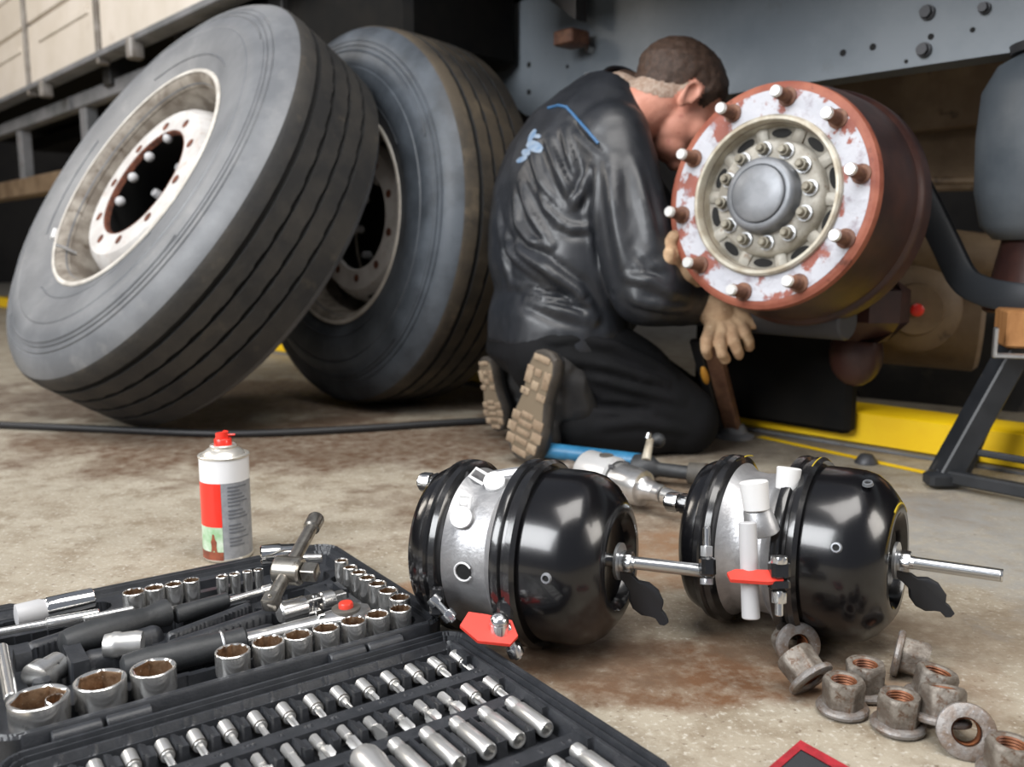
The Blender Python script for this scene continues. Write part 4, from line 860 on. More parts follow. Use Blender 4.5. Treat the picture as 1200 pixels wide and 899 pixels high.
# ------------------------------------------------------------------ spray can
t = thing('spray_can', 'spray can with red nozzle, white and red band, behind the tool case', 'spray can', TR((-.3905, 1.185, 0)) @ Matrix.Rotation(0, 4, 'Z'))
R_ = .0325; NSEG = 96
m = MB(); m.lathe([(0, .028), (.001, .0315), (.004, R_+.0006), (.006, R_)], NSEG, 1, 0); m.build('base_rim', CANMETAL, t)
def band(name, z0, z1, a0, a1, mt, r=R_, lab=None):
    m = MB(); n_ = max(3, int((a1-a0)/(2*PI)*NSEG)); L0 = [[(r*math.cos(a0+(a1-a0)*j/n_), r*math.sin(a0+(a1-a0)*j/n_), z) for j in range(n_+1)] for z in (z0, z1)]
    m.loft(L0, closed=False); o = m.build(name, mt, t)
    if lab: plab(o, lab)
    return o
band('body', .006, .142, 0, 2*PI, CANGREY)
band('white_band', .110, .142, 0, 2*PI, CANWHITE, R_+.0002, 'white upper band')
e0 = -1.44
band('red_panel', .050, .110, -PI, e0, CANRED, R_+.0003, 'red panel')
band('picture_panel', .004, .050, -PI, e0, CANGREEN, R_+.0003, 'green and white picture panel')
band('picture_ground', .004, .016, -PI, e0, CANBROWN, R_+.0005, 'brown lower edge of the picture')
def fan(name, pts, mt):
    m = MB(); P_ = [((R_+.0006)*math.cos(a), (R_+.0006)*math.sin(a), z) for a, z in pts]; m.add(P_, [tuple(range(len(P_)))]); return m.build(name, mt, t)
fan('picture_figure', [(a_+.30, z_) for a_, z_ in [(-2.30, .014), (-1.98, .014), (-2.02, .022), (-2.0, .030), (-2.07, .034), (-2.10, .040), (-2.18, .041), (-2.22, .034), (-2.27, .030), (-2.24, .022)]], CANBROWN)
for k, (z, a, b_) in enumerate([(z_, -1.18, -.30-.12*((q_*7) % 4)) for q_, z_ in enumerate((.104, .099, .094, .089, .084, .079, .072, .067, .062, .052, .047, .042, .034, .029, .024))]):
    band('print_line', z-.0008, z+.0012, a, b_, CANDARK, R_+.0004)
m = MB(); m.lathe([(.1405, R_), (.1415, R_+.0012), (.1435, R_+.0014), (.1445, R_+.0004), (.1445, .0295), (.1435, .0285), (.147, .0265), (.151, .0215), (.1535, .0165), (.1535, .0150)], NSEG); m.build('shoulder', CANMETAL, t)
m = MB(); m.lathe([(.1525, .015), (.1535, .0175), (.1560, .0178), (.1575, .0160), (.1560, .0130), (.1550, .001)], 48); m.build('valve_cup', CANMETAL, t)
m = MB(); m.loft([[(x*s, y*s, z) for x, y in [(.0118*math.cos(a), .0118*math.sin(a)) for a in [2*PI*j/28 for j in range(28)]]] for z, s in ((.1555, 1), (.1645, .97), (.1655, .9))], 1, 1)
m.loft([[(x, y, z+dz*(x > -.002)) for x, y in [(.0085*math.cos(a)-.001, .0085*math.sin(a)) for a in [2*PI*j/24 for j in range(24)]]] for z, dz in ((.165, 0), (.1715, .002), (.1725, .002))], 1, 1); m.build('nozzle', CANRED, t)
m = MB(); m.cyl((.004, 0, .1700), (.017, -.001, .1705), .0016, .0013, 10); m.build('nozzle_spout', CANRED, t)

# ------------------------------------------------------------------ hose on the floor
pts = [on(x, y, .009) for x, y in ((-260, 488), (-80, 494), (0, 498), (120, 503), (240, 508), (330, 507), (430, 502), (520, 496), (575, 493), (620, 490))]
P_ = []
for i in range(len(pts)-1):
    for q in range(6):
        a, b_ = pts[max(i-1, 0)], pts[min(i+2, len(pts)-1)]; f = q/6; p0, p1 = pts[i], pts[i+1]
        P_.append((p0*2*(1)+(p1-a)*f+(a*2-p0*5+p1*4-b_)*f*f+(-a+p0*3-p1*3+b_)*f**3)*.5)
m = MB(); m.tube(P_, .0088, 12); o = m.build('air_hose', HOSE); tag(o, 'thick black hose lying across the floor before the wheels', 'hose')

# ------------------------------------------------------------------ air wrench and other tools behind the chambers
def tl(name, label, cat, a, b_, group=None): return thing(name, label, cat, TR(a, basis(b_-a, (0, 0, 1))), group), (b_-a).length
g0 = on(686, 552, .045); g1 = on(818, 592, .035)
t, L = tl('impact_wrench', 'silver air impact wrench lying behind the black brake chambers', 'impact wrench', g0, g1)
m = MB(); m.lathe([(.0, .026), (.002, .035), (.006, .0375), (.066, .0375), (.070, .033)], 40, 1, 0); m.build('motor_housing', HOUSING, t)
m = MB(); m.lathe([(.066, .029), (.070, .0315), (.118, .0300), (.126, .0285), (.128, .021), (.134, .017), (.142, .0165), (.150, .0140), (.150, .010)], 40, 0, 1); m.build('hammer_case', TOOLSILVER, t)
m = MB(); m.cyl((0, 0, .145), (0, 0, .163), .0145, .0145, 24, .002); m.build('nose', TOOLSILVER, t)
m = MB(); m.cyl((0, 0, .165), (0, 0, L), .0125, .0095, 24, .002); m.build('anvil', CHROMESAT, t)
up_ = t.matrix_world.to_3x3().inverted() @ V((0, 0, 1)); up_.z = 0; up_.normalize()
m = MB(); m.cyl(up_*.034+V((0, 0, .045)), up_*.0385+V((0, 0, .045)), .0125, .0115, 20); m.build('inlet_hole', HUBDARK, t)
for a in (.6, 1.6, 2.7, -.6): m = MB(); d = V((math.cos(a), math.sin(a), 0)); m.cyl(d*.0315+V((0, 0, .062)), d*.0315+V((0, 0, .078)), .0042, seg=12, bev=.001); m.build('case_bolt', BOLTM, t)
a = on(634, 527, .03); b_ = on(752, 541, .03)
t, L = tl('blue_grip_bar', 'bar with bright blue sleeve and steel end cap by the boot', 'bar', a, b_)
m = MB(); m.cyl((0, 0, .010), (0, 0, L), .0150, .0150, 24, .002); plab(m.build('sleeve', BLUEH, t), 'bright blue sleeve')
m = MB(); m.lathe([(-.004, .010), (-.002, .0155), (.004, .0165), (.009, .0150), (.011, .012)], 24, 1, 1); m.build('end_cap', CHROMESAT, t)
a = on(752, 548, .028); b_ = on(822, 556, .026)
t, L = tl('air_ratchet', 'dark greasy air tool with brass fitting behind the silver impact wrench', 'air tool', a, b_)
m = MB(); m.lathe([(-.020, .012), (-.015, .022), (.0, .026), (.018, .024), (.028, .015), (.034, .0125), (.085, .0125)], 28, 1, 1); m.build('body', GRIP, t)
m = MB(); m.lathe([(.083, .012), (.085, .019), (.112, .0205), (.116, .018)], 28, 1, 1); m.build('head', HUBDARK, t)
m = MB(); m.lathe([(.114, .0205), (.120, .0205), (.120, .0165), (.116, .016)], 28); m.build('head_ring', ZINC, t)
m = MB(); m.lathe([(.1155, .0168), (.1165, .001)], 24); plab(m.build('head_face', RUSTHOLE, t), 'rusty square face')
Mi_ = t.matrix_world.inverted()
m = MB(); m.cyl(Mi_ @ on(757, 540, .045), Mi_ @ at(762, 515, 1.62), .0085, .0065, 16, .001); plab(m.build('fitting', HUBRING, t), 'brass coloured fitting')
m = MB(); m.cyl(Mi_ @ at(759, 514, 1.60), Mi_ @ at(761, 507, 1.60), .0055, .0045, 14, .001); m.build('fitting_tip', ZINC, t)
m = MB(); m.ball(Mi_ @ at(771, 516, 1.64), .014, 14, 8); m.build('trigger_knob', GRIP, t)
a = on(656, 548, .016); b_ = on(676, 550, .016); t, L = tl('tapered_plug', 'small brown tapered plug under the blue bar', 'plug', a, b_)
m = MB(); m.lathe([(0, .005), (.006, .012), (.014, .0165), (.026, .015), (.034, .008)], 20, 1, 1); m.build('body', NUTM, t)

# ------------------------------------------------------------------ red and black pouch corner
a, b_, c, d = on(938, 866, .012), on(1000, 903, .010), on(950, 960, .010), on(872, 925, .010)
t = thing('tool_pouch', 'black cloth pouch with red webbing edge at the bottom of the photo', 'pouch', TR((a.x, a.y, 0)))
o3 = V((a.x, a.y, 0)); cen = (a+b_+c+d)/4
def lp(s, z): return [tuple(V((cen.x+(p.x-cen.x)*s, cen.y+(p.y-cen.y)*s, z))-o3) for p in (a, a.lerp(b_, .5), b_, c, d, d.lerp(a, .5))]
m = MB(); m.loft([lp(1, .001), lp(1.02, .006), lp(.99, .0105)], 1, 0); m.loft([lp(.99, .0105), lp(.97, .0120), lp(.70, .0120)]); plab(m.build('webbing_edge', REDCLOTH, t), 'red webbing edge')
m = MB(); m.loft([lp(.70, .0112), lp(.5, .0135), lp(.1, .014)], 0, 1); m.build('flap', BLACKCLOTH, t)
m = MB(); p = lambda q: tuple(q-o3+V((0, 0, .0125-q.z)))
m.build('seam', REDCLOTH, t) if m.v else None

# ------------------------------------------------------------------ jack stand at right
t = thing('jack_stand', 'dark grey steel jack stand with a wood block, right edge', 'jack stand', TR((.80, 1.62, 0)))
J = t.matrix_world.inverted()
def js(name, a, b_, wx, wy, mt=JACKGREY): m = MB(); m.beam(J @ a, J @ b_, wx, wy, (0, 1, 0), .003); return m.build(name, mt, t)
top = at(1196, 398, 1.56); f1 = on(1104, 562, .012); f2 = on(1155, 520, .012) + V((.05, .03, 0)); top2 = at(1250, 398, 1.52)
js('leg', f1, top, .048, .040); js('leg', f1 + V((.055, .045, 0)), top + V((.02, .05, -.02)), .026, .026)
js('leg', top2 + V((.02, 0, 0)), on(1330, 590, .012), .032, .032)
js('base_bar', f1 + V((-.01, 0, .010)), on(1330, 600, .022), .022, .022)
js('base_bar', f2, on(1300, 556, .02), .022, .022)
js('base_bar', f1 + V((0, .0, .006)), f2, .022, .02)
js('brace', f1 + (top-f1)*.22, on(1320, 560, .05), .012, .012)
m = MB(); m.M = J @ TR(f1 + V((-.004, -.012, .006))); m.cbox((-.03, -.02, -.015), (.03, .02, .012), .006); m.build('foot_joint', JACKGREY, t)
bl = J @ at(1206, 384, 1.55); m = MB(); m.M = TR(bl, basis((0, 0, 1), (1, -.3, 0))); m.cbox((-.045, -.05, -.032), (.09, .05, .032), .004); plab(m.build('wood_block', WOOD, t), 'orange-brown wooden block')
bl = J @ at(1186, 392, 1.50); m = MB(); m.M = TR(bl, basis((0, 0, 1), (1, -.3, 0)))
m.cbox((-.026, -.012, -.040), (.10, .006, -.032), .002); m.cbox((-.028, -.012, -.040), (-.022, .006, .012), .002); m.build('saddle', ZINCDULL, t)

# ------------------------------------------------------------------ screw jack post below the hub
a = on(860, 506, .012); b_ = at(832, 395, 1.83)
t, L = tl('support_prop', 'rusty brown steel prop standing on a grey foot under the hub', 'prop', V((a.x, a.y, .012)), b_)
m = MB(); m.cbox((-.012, -.017, .0), (.012, .017, L), .003); m.build('post', mat('prop_rust', (.20, .10, .055), (.13, .06, .035), scale=30, rough=.7), t)
m = MB(); m.cbox((-.018, .018, .02), (-.004, .040, L), .003); m.build('side_strap', DARKSTEEL, t)
m = MB(); m.M = t.matrix_world.inverted() @ TR((a.x, a.y, 0)); m.lathe([(0, .045), (.006, .045), (.012, .03), (.03, .022)], 28, 1, 1); m.build('foot', RAILGREY, t)
m = MB(); q = t.matrix_world.inverted() @ at(826, 440, 1.84); m.M = TR(q); m.ball((0, 0, 0), (.008, .008, .025)); plab(m.build('handle_clip', mat('orange_paint', (.55, .25, .03), rough=.5), t), 'orange clip')

# ------------------------------------------------------------------ the mechanic
fF = V((.924, .382, 0)); fR = V((.382, -.924, 0)); fU = V((0, 0, 1))
PO = V((.15, 1.85, 0))
person = thing('person', 'person in dark work jacket kneeling with back to the wheels, head bowed over the hub', 'person', TR(PO))
def evaluated(m, name, voxel, smooth, it=1):
    o = m.build(name, SKIN); r = o.modifiers.new('r', 'REMESH'); r.mode = 'VOXEL'; r.voxel_size = voxel; r.use_smooth_shade = True
    s = o.modifiers.new('s', 'SMOOTH'); s.factor = .5; s.iterations = smooth
    dg = bpy.context.evaluated_depsgraph_get(); dg.update(); me = bpy.data.meshes.new_from_object(o.evaluated_get(dg)); bpy.data.objects.remove(o)
    me.polygons.foreach_set('use_smooth', [True]*len(me.polygons)); return me
def getv(me): a = np.empty(len(me.vertices)*3); me.vertices.foreach_get('co', a); return a.reshape(-1, 3)
def getn(me): a = np.empty(len(me.vertices)*3); me.vertices.foreach_get('normal', a); return a.reshape(-1, 3)
def setv(me, a): me.vertices.foreach_set('co', a.ravel()); me.update()
def fin(me, name, mt, parent, off=PO):
    setv(me, getv(me) - np.array(off)); me.materials.clear(); me.materials.append(mt); me.name = name
    o = bpy.data.objects.new(name, me); COL.objects.link(o); o.parent = parent; return o
def capsule(m, a, b_, r0, r1, seg=20):
    a = V(a); b_ = V(b_); m.cyl(a, b_, r0, r1, seg); m.ball(a, r0, seg, 12); m.ball(b_, r1, seg, 12)
def chain(m, pts, rs, seg=20):
    for i in range(len(pts)-1): capsule(m, pts[i], pts[i+1], rs[i], rs[i+1], seg)
def rings(m, data, seg=32):          # data: (centre, half width along facing, half width sideways, tilt of ring normal)
    loops = []; cs = [V(d[0]) for d in data]
    for i, (c, a, b_) in enumerate(data):
        t = (cs[min(i+1, len(cs)-1)] - cs[max(i-1, 0)]).normalized(); y = fR; x = y.cross(t).normalized()
        loops.append([tuple(cs[i] + x*a*math.copysign(abs(math.cos(q))**.9, math.cos(q)) + y*b_*math.copysign(abs(math.sin(q))**.9, math.sin(q))) for q in [2*PI*j/seg for j in range(seg)]])
    m.loft(loops, 1, 1)
def fold(me, folds):
    co = getv(me); n = getn(me)
    for pts, w_, amp in folds:
        D_ = np.full(len(co), 9.); T = np.zeros(len(co)); tot = len(pts)-1
        for i in range(tot):
            a = np.array(pts[i]); ab = np.array(pts[i+1])-a; t = np.clip(((co-a)@ab)/(ab@ab), 0, 1); d = np.linalg.norm(co-a-t[:, None]*ab, axis=1)
            k = d < D_; D_[k] = d[k]; T[k] = (i+t[k])/tot
        tap = np.sin(np.clip(T, .02, .98)*PI)**.5
        co = co + n*(amp*tap*(np.exp(-(D_/w_)**2) - .45*np.exp(-((D_-w_*1.7)/(w_*.8))**2)))[:, None]
    setv(me, co)
def ruffle(me, sc, amp, stretch=(1, 1, 1), seed=0):
    co = getv(me); n = getn(me); q = np.array([noise.noise(V((p[0]*sc*stretch[0]+seed, p[1]*sc*stretch[1], p[2]*sc*stretch[2]))) for p in co])
    setv(me, co + n*(amp*(1-np.abs(q)*2.2))[:, None])
# joints
neck0 = at(727, 122, 1.90); pel = at(655, 402, 1.90); chest = at(680, 200, 1.93)
shN = at(716, 168, 1.79); elN = at(758, 338, 1.72); wrN = at(830, 352, 1.84)
shF = at(705, 182, 2.06); elF = at(790, 300, 2.06); wrF = at(804, 322, 1.76)
hipN = at(655, 410, 1.84); knN = at(800, 492, 1.86); anN = at(675, 492, 1.80)
hipF = at(640, 405, 2.02); knF = at(800, 480, 2.08); anF = at(640, 480, 2.02)
# head frame
HF = (fF*.72 + V((0, 0, -.70)) + fR*.17).normalized(); HU = (fF*.62 + V((0, 0, .74)) + fR*.06); HU = (HU - HF*HU.dot(HF)).normalized(); HR = HF.cross(HU)
HCn = at(793, 119, 1.86); HM = Matrix(((HR.x, HF.x, HU.x, HCn.x), (HR.y, HF.y, HU.y, HCn.y), (HR.z, HF.z, HU.z, HCn.z), (0, 0, 0, 1)))
def hp(x, y, z): return HM @ V((x, y, z))
m = MB(); m.M = HM.copy()
m.ball((0, -.014, .030), (.077, .098, .083), 36, 24); m.ball((0, .032, -.020), (.062, .062, .080), 30, 20); m.ball((0, .052, -.078), (.044, .040, .032), 24, 16)
for s_ in (-1, 1):
    m.ball((s_*.040, .060, -.028), (.024, .028, .026), 16, 12); m.ball((s_*.034, .082, .022), (.026, .012, .009), 16, 10)
    m.ball((s_*.078, -.004, -.012), (.007, .016, .029), 18, 12); m.tube([(s_*.082, .010, -.020), (s_*.086, .013, .004), (s_*.088, .004, .018), (s_*.090, -.012, .016), (s_*.090, -.020, -.002), (s_*.084, -.010, -.028), (s_*.080, .002, -.038)], .0048, 10)
    m.ball((s_*.031, .084, .000), (.013, .010, .009), 14, 10)
m.cyl((0, .088, .004), (0, .116, -.032), .009, .012, 14); m.ball((0, .112, -.034), (.016, .013, .011), 16, 10)
m.ball((0, .092, -.058), (.024, .011, .006), 16, 10); m.ball((0, .090, -.068), (.021, .012, .006), 16, 10); m.ball((0, .085, -.096), (.020, .016, .014), 14, 10)
m.M = Matrix()
chain(m, [hp(0, -.030, -.030), hp(0, -.045, -.085), neck0 + V((0, 0, .0)), chest], [.062, .058, .066, .10])
rings(m, [(pel+V((0, 0, -.03)), .11, .15), (at(658, 330, 1.92), .115, .15), (at(666, 260, 1.93), .12, .16), (chest, .12, .17), (at(700, 150, 1.92), .085, .13)])
for sh, el, wr in ((shN, elN, wrN), (shF, elF, wrF)): chain(m, [sh, el, wr], [.055, .042, .030])
for hi, kn, an in ((hipN, knN, anN), (hipF, knF, anF)): chain(m, [hi, kn, an], [.085, .058, .045])
body = evaluated(m, 'body', .0042, 5); bodyo = fin(body, 'body', SKIN, person)
for s_ in (-1, 1):
    m = MB(); m.M = TR(-PO) @ HM; m.ball((s_*.031, .0885, .001), (.0115, .0085, .0075), 14, 10); m.build('eye', PLUG, bodyo)
# hair from the scalp faces
Hi = np.array((TR(-PO) @ HM).inverted())
co = getv(body); nn_ = getn(body); L = co @ Hi[:3, :3].T + Hi[:3, 3]
def shell(name, cond, off, mt, jit):
    keep = cond(L); idx = -np.ones(len(co), int); use = np.where(keep)[0]; idx[use] = np.arange(len(use)); fs = [tuple(idx[v] for v in p.vertices) for p in body.polygons if all(keep[v] for v in p.vertices)]
    q = np.array([noise.noise(V(p)*70)*jit + noise.noise(V(p)*220)*jit*.6 for p in co[use]]); top = co[use] + nn_[use]*(off(L[use])+q)[:, None]
    me = bpy.data.meshes.new(name); me.from_pydata(top.tolist(), [], fs); me.materials.append(mt); me.polygons.foreach_set('use_smooth', [True]*len(fs)); me.update()
    o = bpy.data.objects.new(name, me); COL.objects.link(o); o.parent = person; return o
def hairline(P):
    x, y, z = np.abs(P[:, 0]), P[:, 1], P[:, 2]
    line = np.interp(y, [-.12, -.07, -.045, -.022, -.016, .012, .022, .042, .05, .07, .12], [-.030, -.028, -.016, .000, .022, .028, -.004, .004, .040, .055, .062])
    return z - line
shell('hair', lambda P: (hairline(P) > 0) & (P[:, 2] > -.06) & (np.linalg.norm(P, axis=1) < .16) & (np.abs(P[:, 0]) < .0825), lambda P: .0008 + .0075*np.clip(hairline(P)/.05, 0, 1), HAIR, .0022)
plab(shell('nape_hair', lambda P: (hairline(P) > -.036) & (hairline(P) <= .010) & (P[:, 1] < -.018) & (np.linalg.norm(P, axis=1) < .15), lambda P: .0008 + 0*P[:, 1], HAIRGREY, .0008), 'short pale cropped nape hair')

# jacket
m = MB()
rings(m, [(at(652, 408, 1.90), .140, .168), (at(654, 380, 1.90), .142, .172), (at(658, 355, 1.91), .135, .168), (at(660, 325, 1.92), .152, .186), (at(663, 280, 1.93), .158, .195), (at(669, 235, 1.93), .156, .20), (at(679, 190, 1.93), .142, .20), (at(690, 155, 1.93), .115, .185), (at(706, 128, 1.92), .085, .14), (at(722, 112, 1.91), .070, .085)], 40)
for sh, el, wr, k in ((shN, elN, wrN, 1), (shF, elF, wrF, 0)):
    mid = sh.lerp(el, .5) + (V((0, -.01, 0)) if k else V())
    chain(m, [sh, mid, el, el.lerp(wr, .5), el.lerp(wr, .92)], [.078, .076, .070, .060, .050], 28)
    chain(m, [sh, chest + (sh-chest)*.45], [.080, .12], 28)
# front bulk of the bent torso
chain(m, [at(720, 200, 1.92), at(725, 290, 1.92), at(700, 350, 1.92)], [.085, .095, .10], 28)
jk = evaluated(m, 'jacket', .0062, 7)
bv = BVHTree.FromPolygons([v.co for v in jk.vertices], [tuple(p.vertices) for p in jk.polygons])
camp = V((0, 0, CAM_H))
def hit(x, y, bv_=None, d=1.85):
    r = (at(x, y, 1) - camp).normalized(); h = (bv_ or bv).ray_cast(camp, r)
    return (h[0], h[1]) if h[0] else (at(x, y, d), V((0, -1, 0)))
def fl(pts, w_, amp): return ([tuple(hit(x, y)[0]) for x, y in pts], w_, amp)
FOLDS = [fl([(642, 165), (655, 200), (674, 238)], .010, .012), fl([(690, 205), (682, 225), (672, 242)], .009, .010), fl([(610, 218), (622, 250), (645, 288)], .009, .012), fl([(603, 225), (606, 262), (620, 282), (645, 290)], .008, .009),
         fl([(625, 180), (632, 210), (645, 232)], .008, .008), fl([(600, 290), (640, 315), (675, 340), (697, 372)], .012, .018), fl([(590, 270), (600, 300), (650, 335)], .009, .010), fl([(620, 350), (655, 365), (692, 376)], .012, .012),
         fl([(650, 258), (670, 268), (692, 268)], .009, .008), fl([(660, 150), (668, 185), (676, 215)], .009, .008), fl([(716, 195), (722, 255), (732, 320)], .014, .010), fl([(745, 190), (755, 240), (765, 290)], .011, .006), fl([(694, 200), (694, 250), (702, 310)], .007, -.012),
         fl([(735, 325), (760, 330), (790, 345)], .008, .007), fl([(740, 350), (770, 358), (805, 362)], .009, .007), fl([(748, 300), (762, 318), (778, 322)], .008, -.006), fl([(584, 240), (590, 290), (600, 335)], .009, .008),
         fl([(580, 330), (620, 340), (680, 350), (720, 345)], .006, -.008), fl([(630, 220), (640, 245), (660, 262)], .007, .007), fl([(600, 330), (640, 350), (680, 355)], .008, .008), fl([(668, 140), (690, 165), (706, 180)], .006, -.006)]
fold(jk, FOLDS); ruffle(jk, 9, .0035, (1, 1, .55), 3); ruffle(jk, 24, .0012, (1, 1, .7), 8)
bv2 = BVHTree.FromPolygons([v.co for v in jk.vertices], [tuple(p.vertices) for p in jk.polygons])
jacket = fin(jk, 'jacket', JACKET, person)
def strip(name, pts, r, mt):
    P_ = []
    for (a, b_), (c, d) in zip(pts[:-1], pts[1:]):
        for q in range(6): h = hit(a+(c-a)*q/6, b_+(d-b_)*q/6, bv2); P_.append(h[0] + h[1]*r*.4 - PO)
    m = MB(); m.tube(P_, r, 8); return m.build(name, mt, person)
plab(strip('piping', [(643, 127), (655, 124), (664, 126), (675, 138), (690, 155), (704, 171)], .0030, PIPING), 'thin blue piping along the back yoke')
def patch(name, x0, y0, x1, y1, wd, mt):
    a = V((x0, y0)); b_ = V((x1, y1)); t_ = (b_-a); n_ = V((-t_.y, t_.x)).normalized()*wd/2; g = []
    for i in range(9):
        k = math.sin(PI*(i+.6)/9.2)**.5; c = a + t_*i/8
        g.append([hit(c.x+n_.x*s_*k, c.y+n_.y*s_*k, bv2) for s_ in (-1, -.5, 0, .5, 1)])
    vs = [tuple(h[0]+h[1]*.0012-PO) for row in g for h in row]; fs = [(i*5+j, i*5+j+1, i*5+j+6, i*5+j+5) for i in range(8) for j in range(4)]
    m = MB(); m.add(vs, fs); return m.build(name, mt, person)
for p_ in [(628, 152, 620, 166, 6), (618, 168, 636, 176, 13), (612, 180, 622, 178, 9), (606, 190, 618, 184, 6), (626, 160, 634, 160, 5)]: plab(patch('back_print', *p_, PRINT), 'faded light blue back print')
# collar
nk = neck0; ax_n = ((hp(0, -.04, -.07) - nk).normalized() + V((0, 0, .9))).normalized(); m = MB(); m.M = TR(nk - PO, basis(ax_n, fF))
m.lathe([(-.030, .080), (-.010, .079), (.012, .076), (.034, .073), (.037, .070), (.033, .066), (.0, .068), (-.03, .07)], 40); m.build('collar', JACKET, person)
# trousers
m = MB()
rings(m, [(at(652, 440, 1.90), .10, .14), (at(652, 420, 1.90), .140, .172), (at(653, 395, 1.90), .138, .170), (at(655, 370, 1.91), .12, .15)], 36)
for hi, kn, an, k in ((hipN, knN, anN, 0), (hipF, knF, anF, 1)):
    chain(m, [hi, hi.lerp(kn, .5)+V((0, 0, .012)), kn], [.112, .098, .074], 28)
    kk = V((kn.x, kn.y, .066)); an2 = V((an.x, an.y, .070)); chain(m, [kn, kk, kk.lerp(an2, .45), an2], [.070, .064, .070, .058], 28)
tr_ = evaluated(m, 'trousers', .0068, 6)
bv = BVHTree.FromPolygons([v.co for v in tr_.vertices], [tuple(p.vertices) for p in tr_.polygons])
fold(tr_, [fl([(665, 420), (720, 430), (780, 450)], .010, .010), fl([(670, 395), (720, 405), (790, 440)], .010, .009), fl([(690, 440), (740, 455), (800, 470)], .009, .008), fl([(685, 460), (700, 475), (760, 480)], .008, -.010), fl([(700, 500), (750, 495), (800, 505)], .009, .006), fl([(600, 395), (650, 400), (700, 395)], .007, .006)])
ruffle(tr_, 10, .003, seed=5); fin(tr_, 'trousers', TROUSER, person)
m = MB(); 
# gloves
def glove(wr, palm, fingers, thumb, wide):
    m = MB(); chain(m, [wr, wr.lerp(palm, .5)], [.036, .036], 18)
    for kn in fingers: capsule(m, wr.lerp(palm, .5), kn[0], .020, .0145, 16)
    capsule(m, wr.lerp(palm, .4), thumb[0], .020, .015, 16)
    for f_ in fingers: chain(m, f_, [.0125, .0118, .0108, .0098][:len(f_)], 14)
    chain(m, thumb, [.0140, .0125, .0110][:len(thumb)], 14)
    me = evaluated(m, 'glove', .0028, 3); ruffle(me, 40, .0012); return fin(me, 'glove', GLOVE, person)
A = at
glove(at(834, 356, 1.78), at(848, 378, 1.76), [[A(833, 386, 1.75), A(828, 399, 1.73), A(827, 409, 1.73), A(830, 416, 1.745)], [A(846, 390, 1.745), A(844, 403, 1.725), A(846, 414, 1.725), A(850, 421, 1.74)], [A(858, 387, 1.745), A(860, 400, 1.725), A(864, 410, 1.73), A(866, 416, 1.74)], [A(868, 380, 1.75), A(873, 391, 1.735), A(877, 400, 1.74), A(878, 406, 1.75)]],
      [A(860, 366, 1.76), A(872, 372, 1.75), A(882, 380, 1.75)], 0)
glove(at(803, 326, 1.74), at(796, 306, 1.70), [[A(787, 298, 1.68), A(784, 286, 1.675), A(789, 277, 1.67)], [A(793, 297, 1.69), A(791, 283, 1.685), A(796, 273, 1.68)], [A(800, 298, 1.70), A(800, 284, 1.70), A(804, 274, 1.69)], [A(807, 301, 1.71), A(809, 290, 1.71), A(812, 280, 1.70)]],
      [A(786, 312, 1.69), A(782, 304, 1.67), A(784, 296, 1.665)], 0)
for wr, el in ((wrN, elN), (wrF, elF)):
    d = (wr-el).normalized(); m = MB(); m.M = TR(wr - d*.028 - PO, basis(d)); m.lathe([(-.014, .049), (-.008, .0525), (.006, .0525), (.010, .048), (.008, .040)], 32); m.build('cuff', JACKET, person)
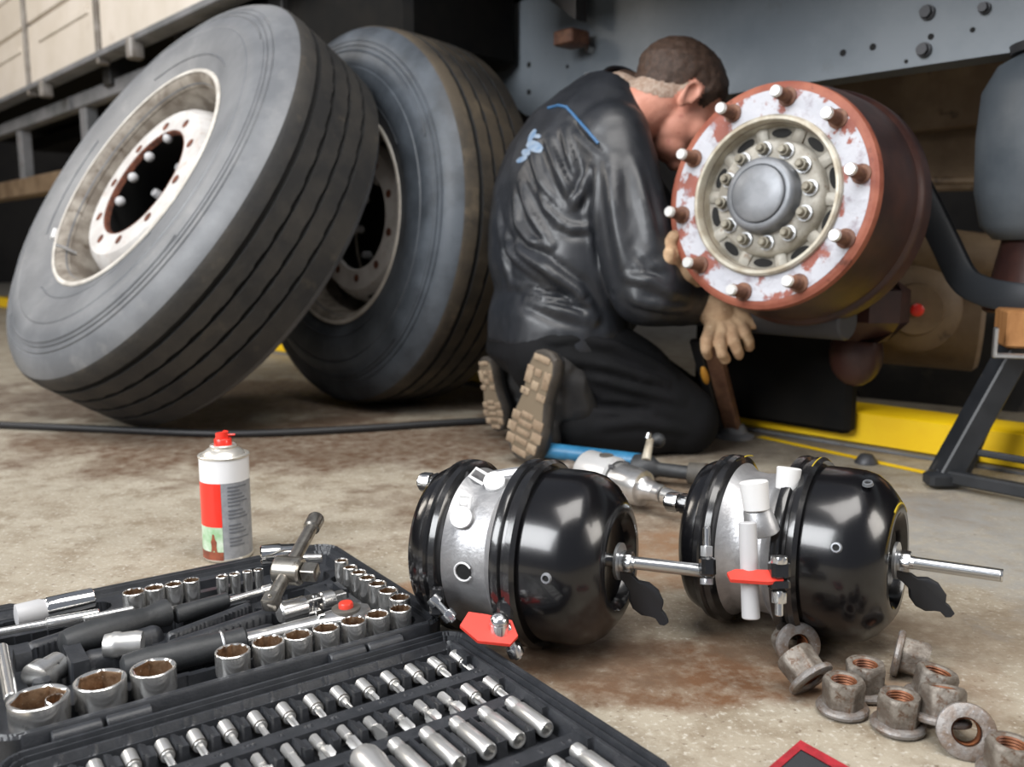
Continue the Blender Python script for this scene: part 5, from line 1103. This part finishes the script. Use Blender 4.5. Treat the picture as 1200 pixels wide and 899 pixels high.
# boots: local x across, y toe->heel, z out of the sole
def make_boot(toe, heel, nrm_, ank, big):
    y = (heel-toe); Ls = y.length; y.normalize(); z = V(nrm_); z = (z - y*z.dot(y)).normalized(); x = y.cross(z)
    B = Matrix(((x.x, y.x, z.x, toe.x), (x.y, y.y, z.y, toe.y), (x.z, y.z, z.z, toe.z), (0, 0, 0, 1))); Bl = TR(-PO) @ B
    def outl(s, zz): return [(px*Ls*s*1.22, (py-.5)*Ls*s+.5*Ls, zz) for px, py in [(0, 0), (.10, .02), (.17, .09), (.195, .20), (.190, .33), (.155, .47), (.135, .58), (.140, .72), (.150, .85), (.125, .96), (.06, 1.0), (-.03, 1.0), (-.10, .96), (-.125, .85), (-.12, .72), (-.115, .58), (-.14, .45), (-.165, .32), (-.165, .2), (-.14, .09), (-.08, .02)]]
    m = MB(); m.M = Bl; m.loft([outl(1.0, -.020), outl(1.03, -.016), outl(1.03, -.004), outl(.985, 0)], 1, 1); so = m.build('boot_sole', BOOTSIDE, person)
    m = MB(); m.M = Bl; m.loft([outl(.97, -.030), outl(1.01, -.028), outl(1.01, -.018)], 1, 1); m.build('boot_welt', BOOT, person)
    hm = MB(); w_ = Ls
    hm.M = B; hm.ball((.01*w_, .22*w_, -.052), (.155*w_, .21*w_, .040), 24, 16); hm.ball((.01*w_, .50*w_, -.066), (.125*w_, .26*w_, .055), 24, 16); hm.ball((0, .82*w_, -.070), (.125*w_, .17*w_, .060), 24, 16); hm.M = Matrix()
    a0 = B @ V((0, .72*w_, -.085)); chain(hm, [a0, a0.lerp(ank, .6)], [.046, .052], 24)
    me = evaluated(hm, 'boot', .005, 4); ruffle(me, 22, .002); bo = fin(me, 'boot', BOOT, person)
    if big:
        lugs = [((-.085, .60, .075, .055)), ((-.085, .76, .060, .14)), ((.085, .60, .075, .055)), ((.095, .76, .055, .14)), ((0, .93, .14, .05)), ((0, .80, .055, .06)), ((0, .68, .06, .07)),
                ((-.11, .36, .07, .075)), ((-.125, .25, .075, .075)), ((-.11, .14, .07, .075)), ((.125, .36, .085, .075)), ((.14, .25, .085, .075)), ((.12, .14, .08, .075)), ((0, .40, .10, .045)), ((0, .32, .12, .045)), ((0, .24, .12, .045)), ((0, .16, .11, .045)), ((.01, .06, .13, .05))]
        for cx, cy, sx, sy in lugs:
            m = MB(); m.M = Bl; m.cbox(((cx-sx*.58)*w_*1.28, (cy-sy*.56)*w_, -.001), ((cx+sx*.58)*w_*1.28, (cy+sy*.56)*w_, .0035), .0012); m.build('tread_lug', SOLE, so)
        m = MB(); m.M = Bl; m.loft([outl(.93, .0002), outl(.92, .0007)], 0, 1); m.build('sole_recess', SOLEDARK, so)
    return so
make_boot(at(606, 536, 1.745), at(638, 412, 1.70), (-.76, -.64, .05), anN, 1)
make_boot(at(582, 505, 1.98), at(566, 420, 1.96), (-.82, -.56, .05), anF, 1)
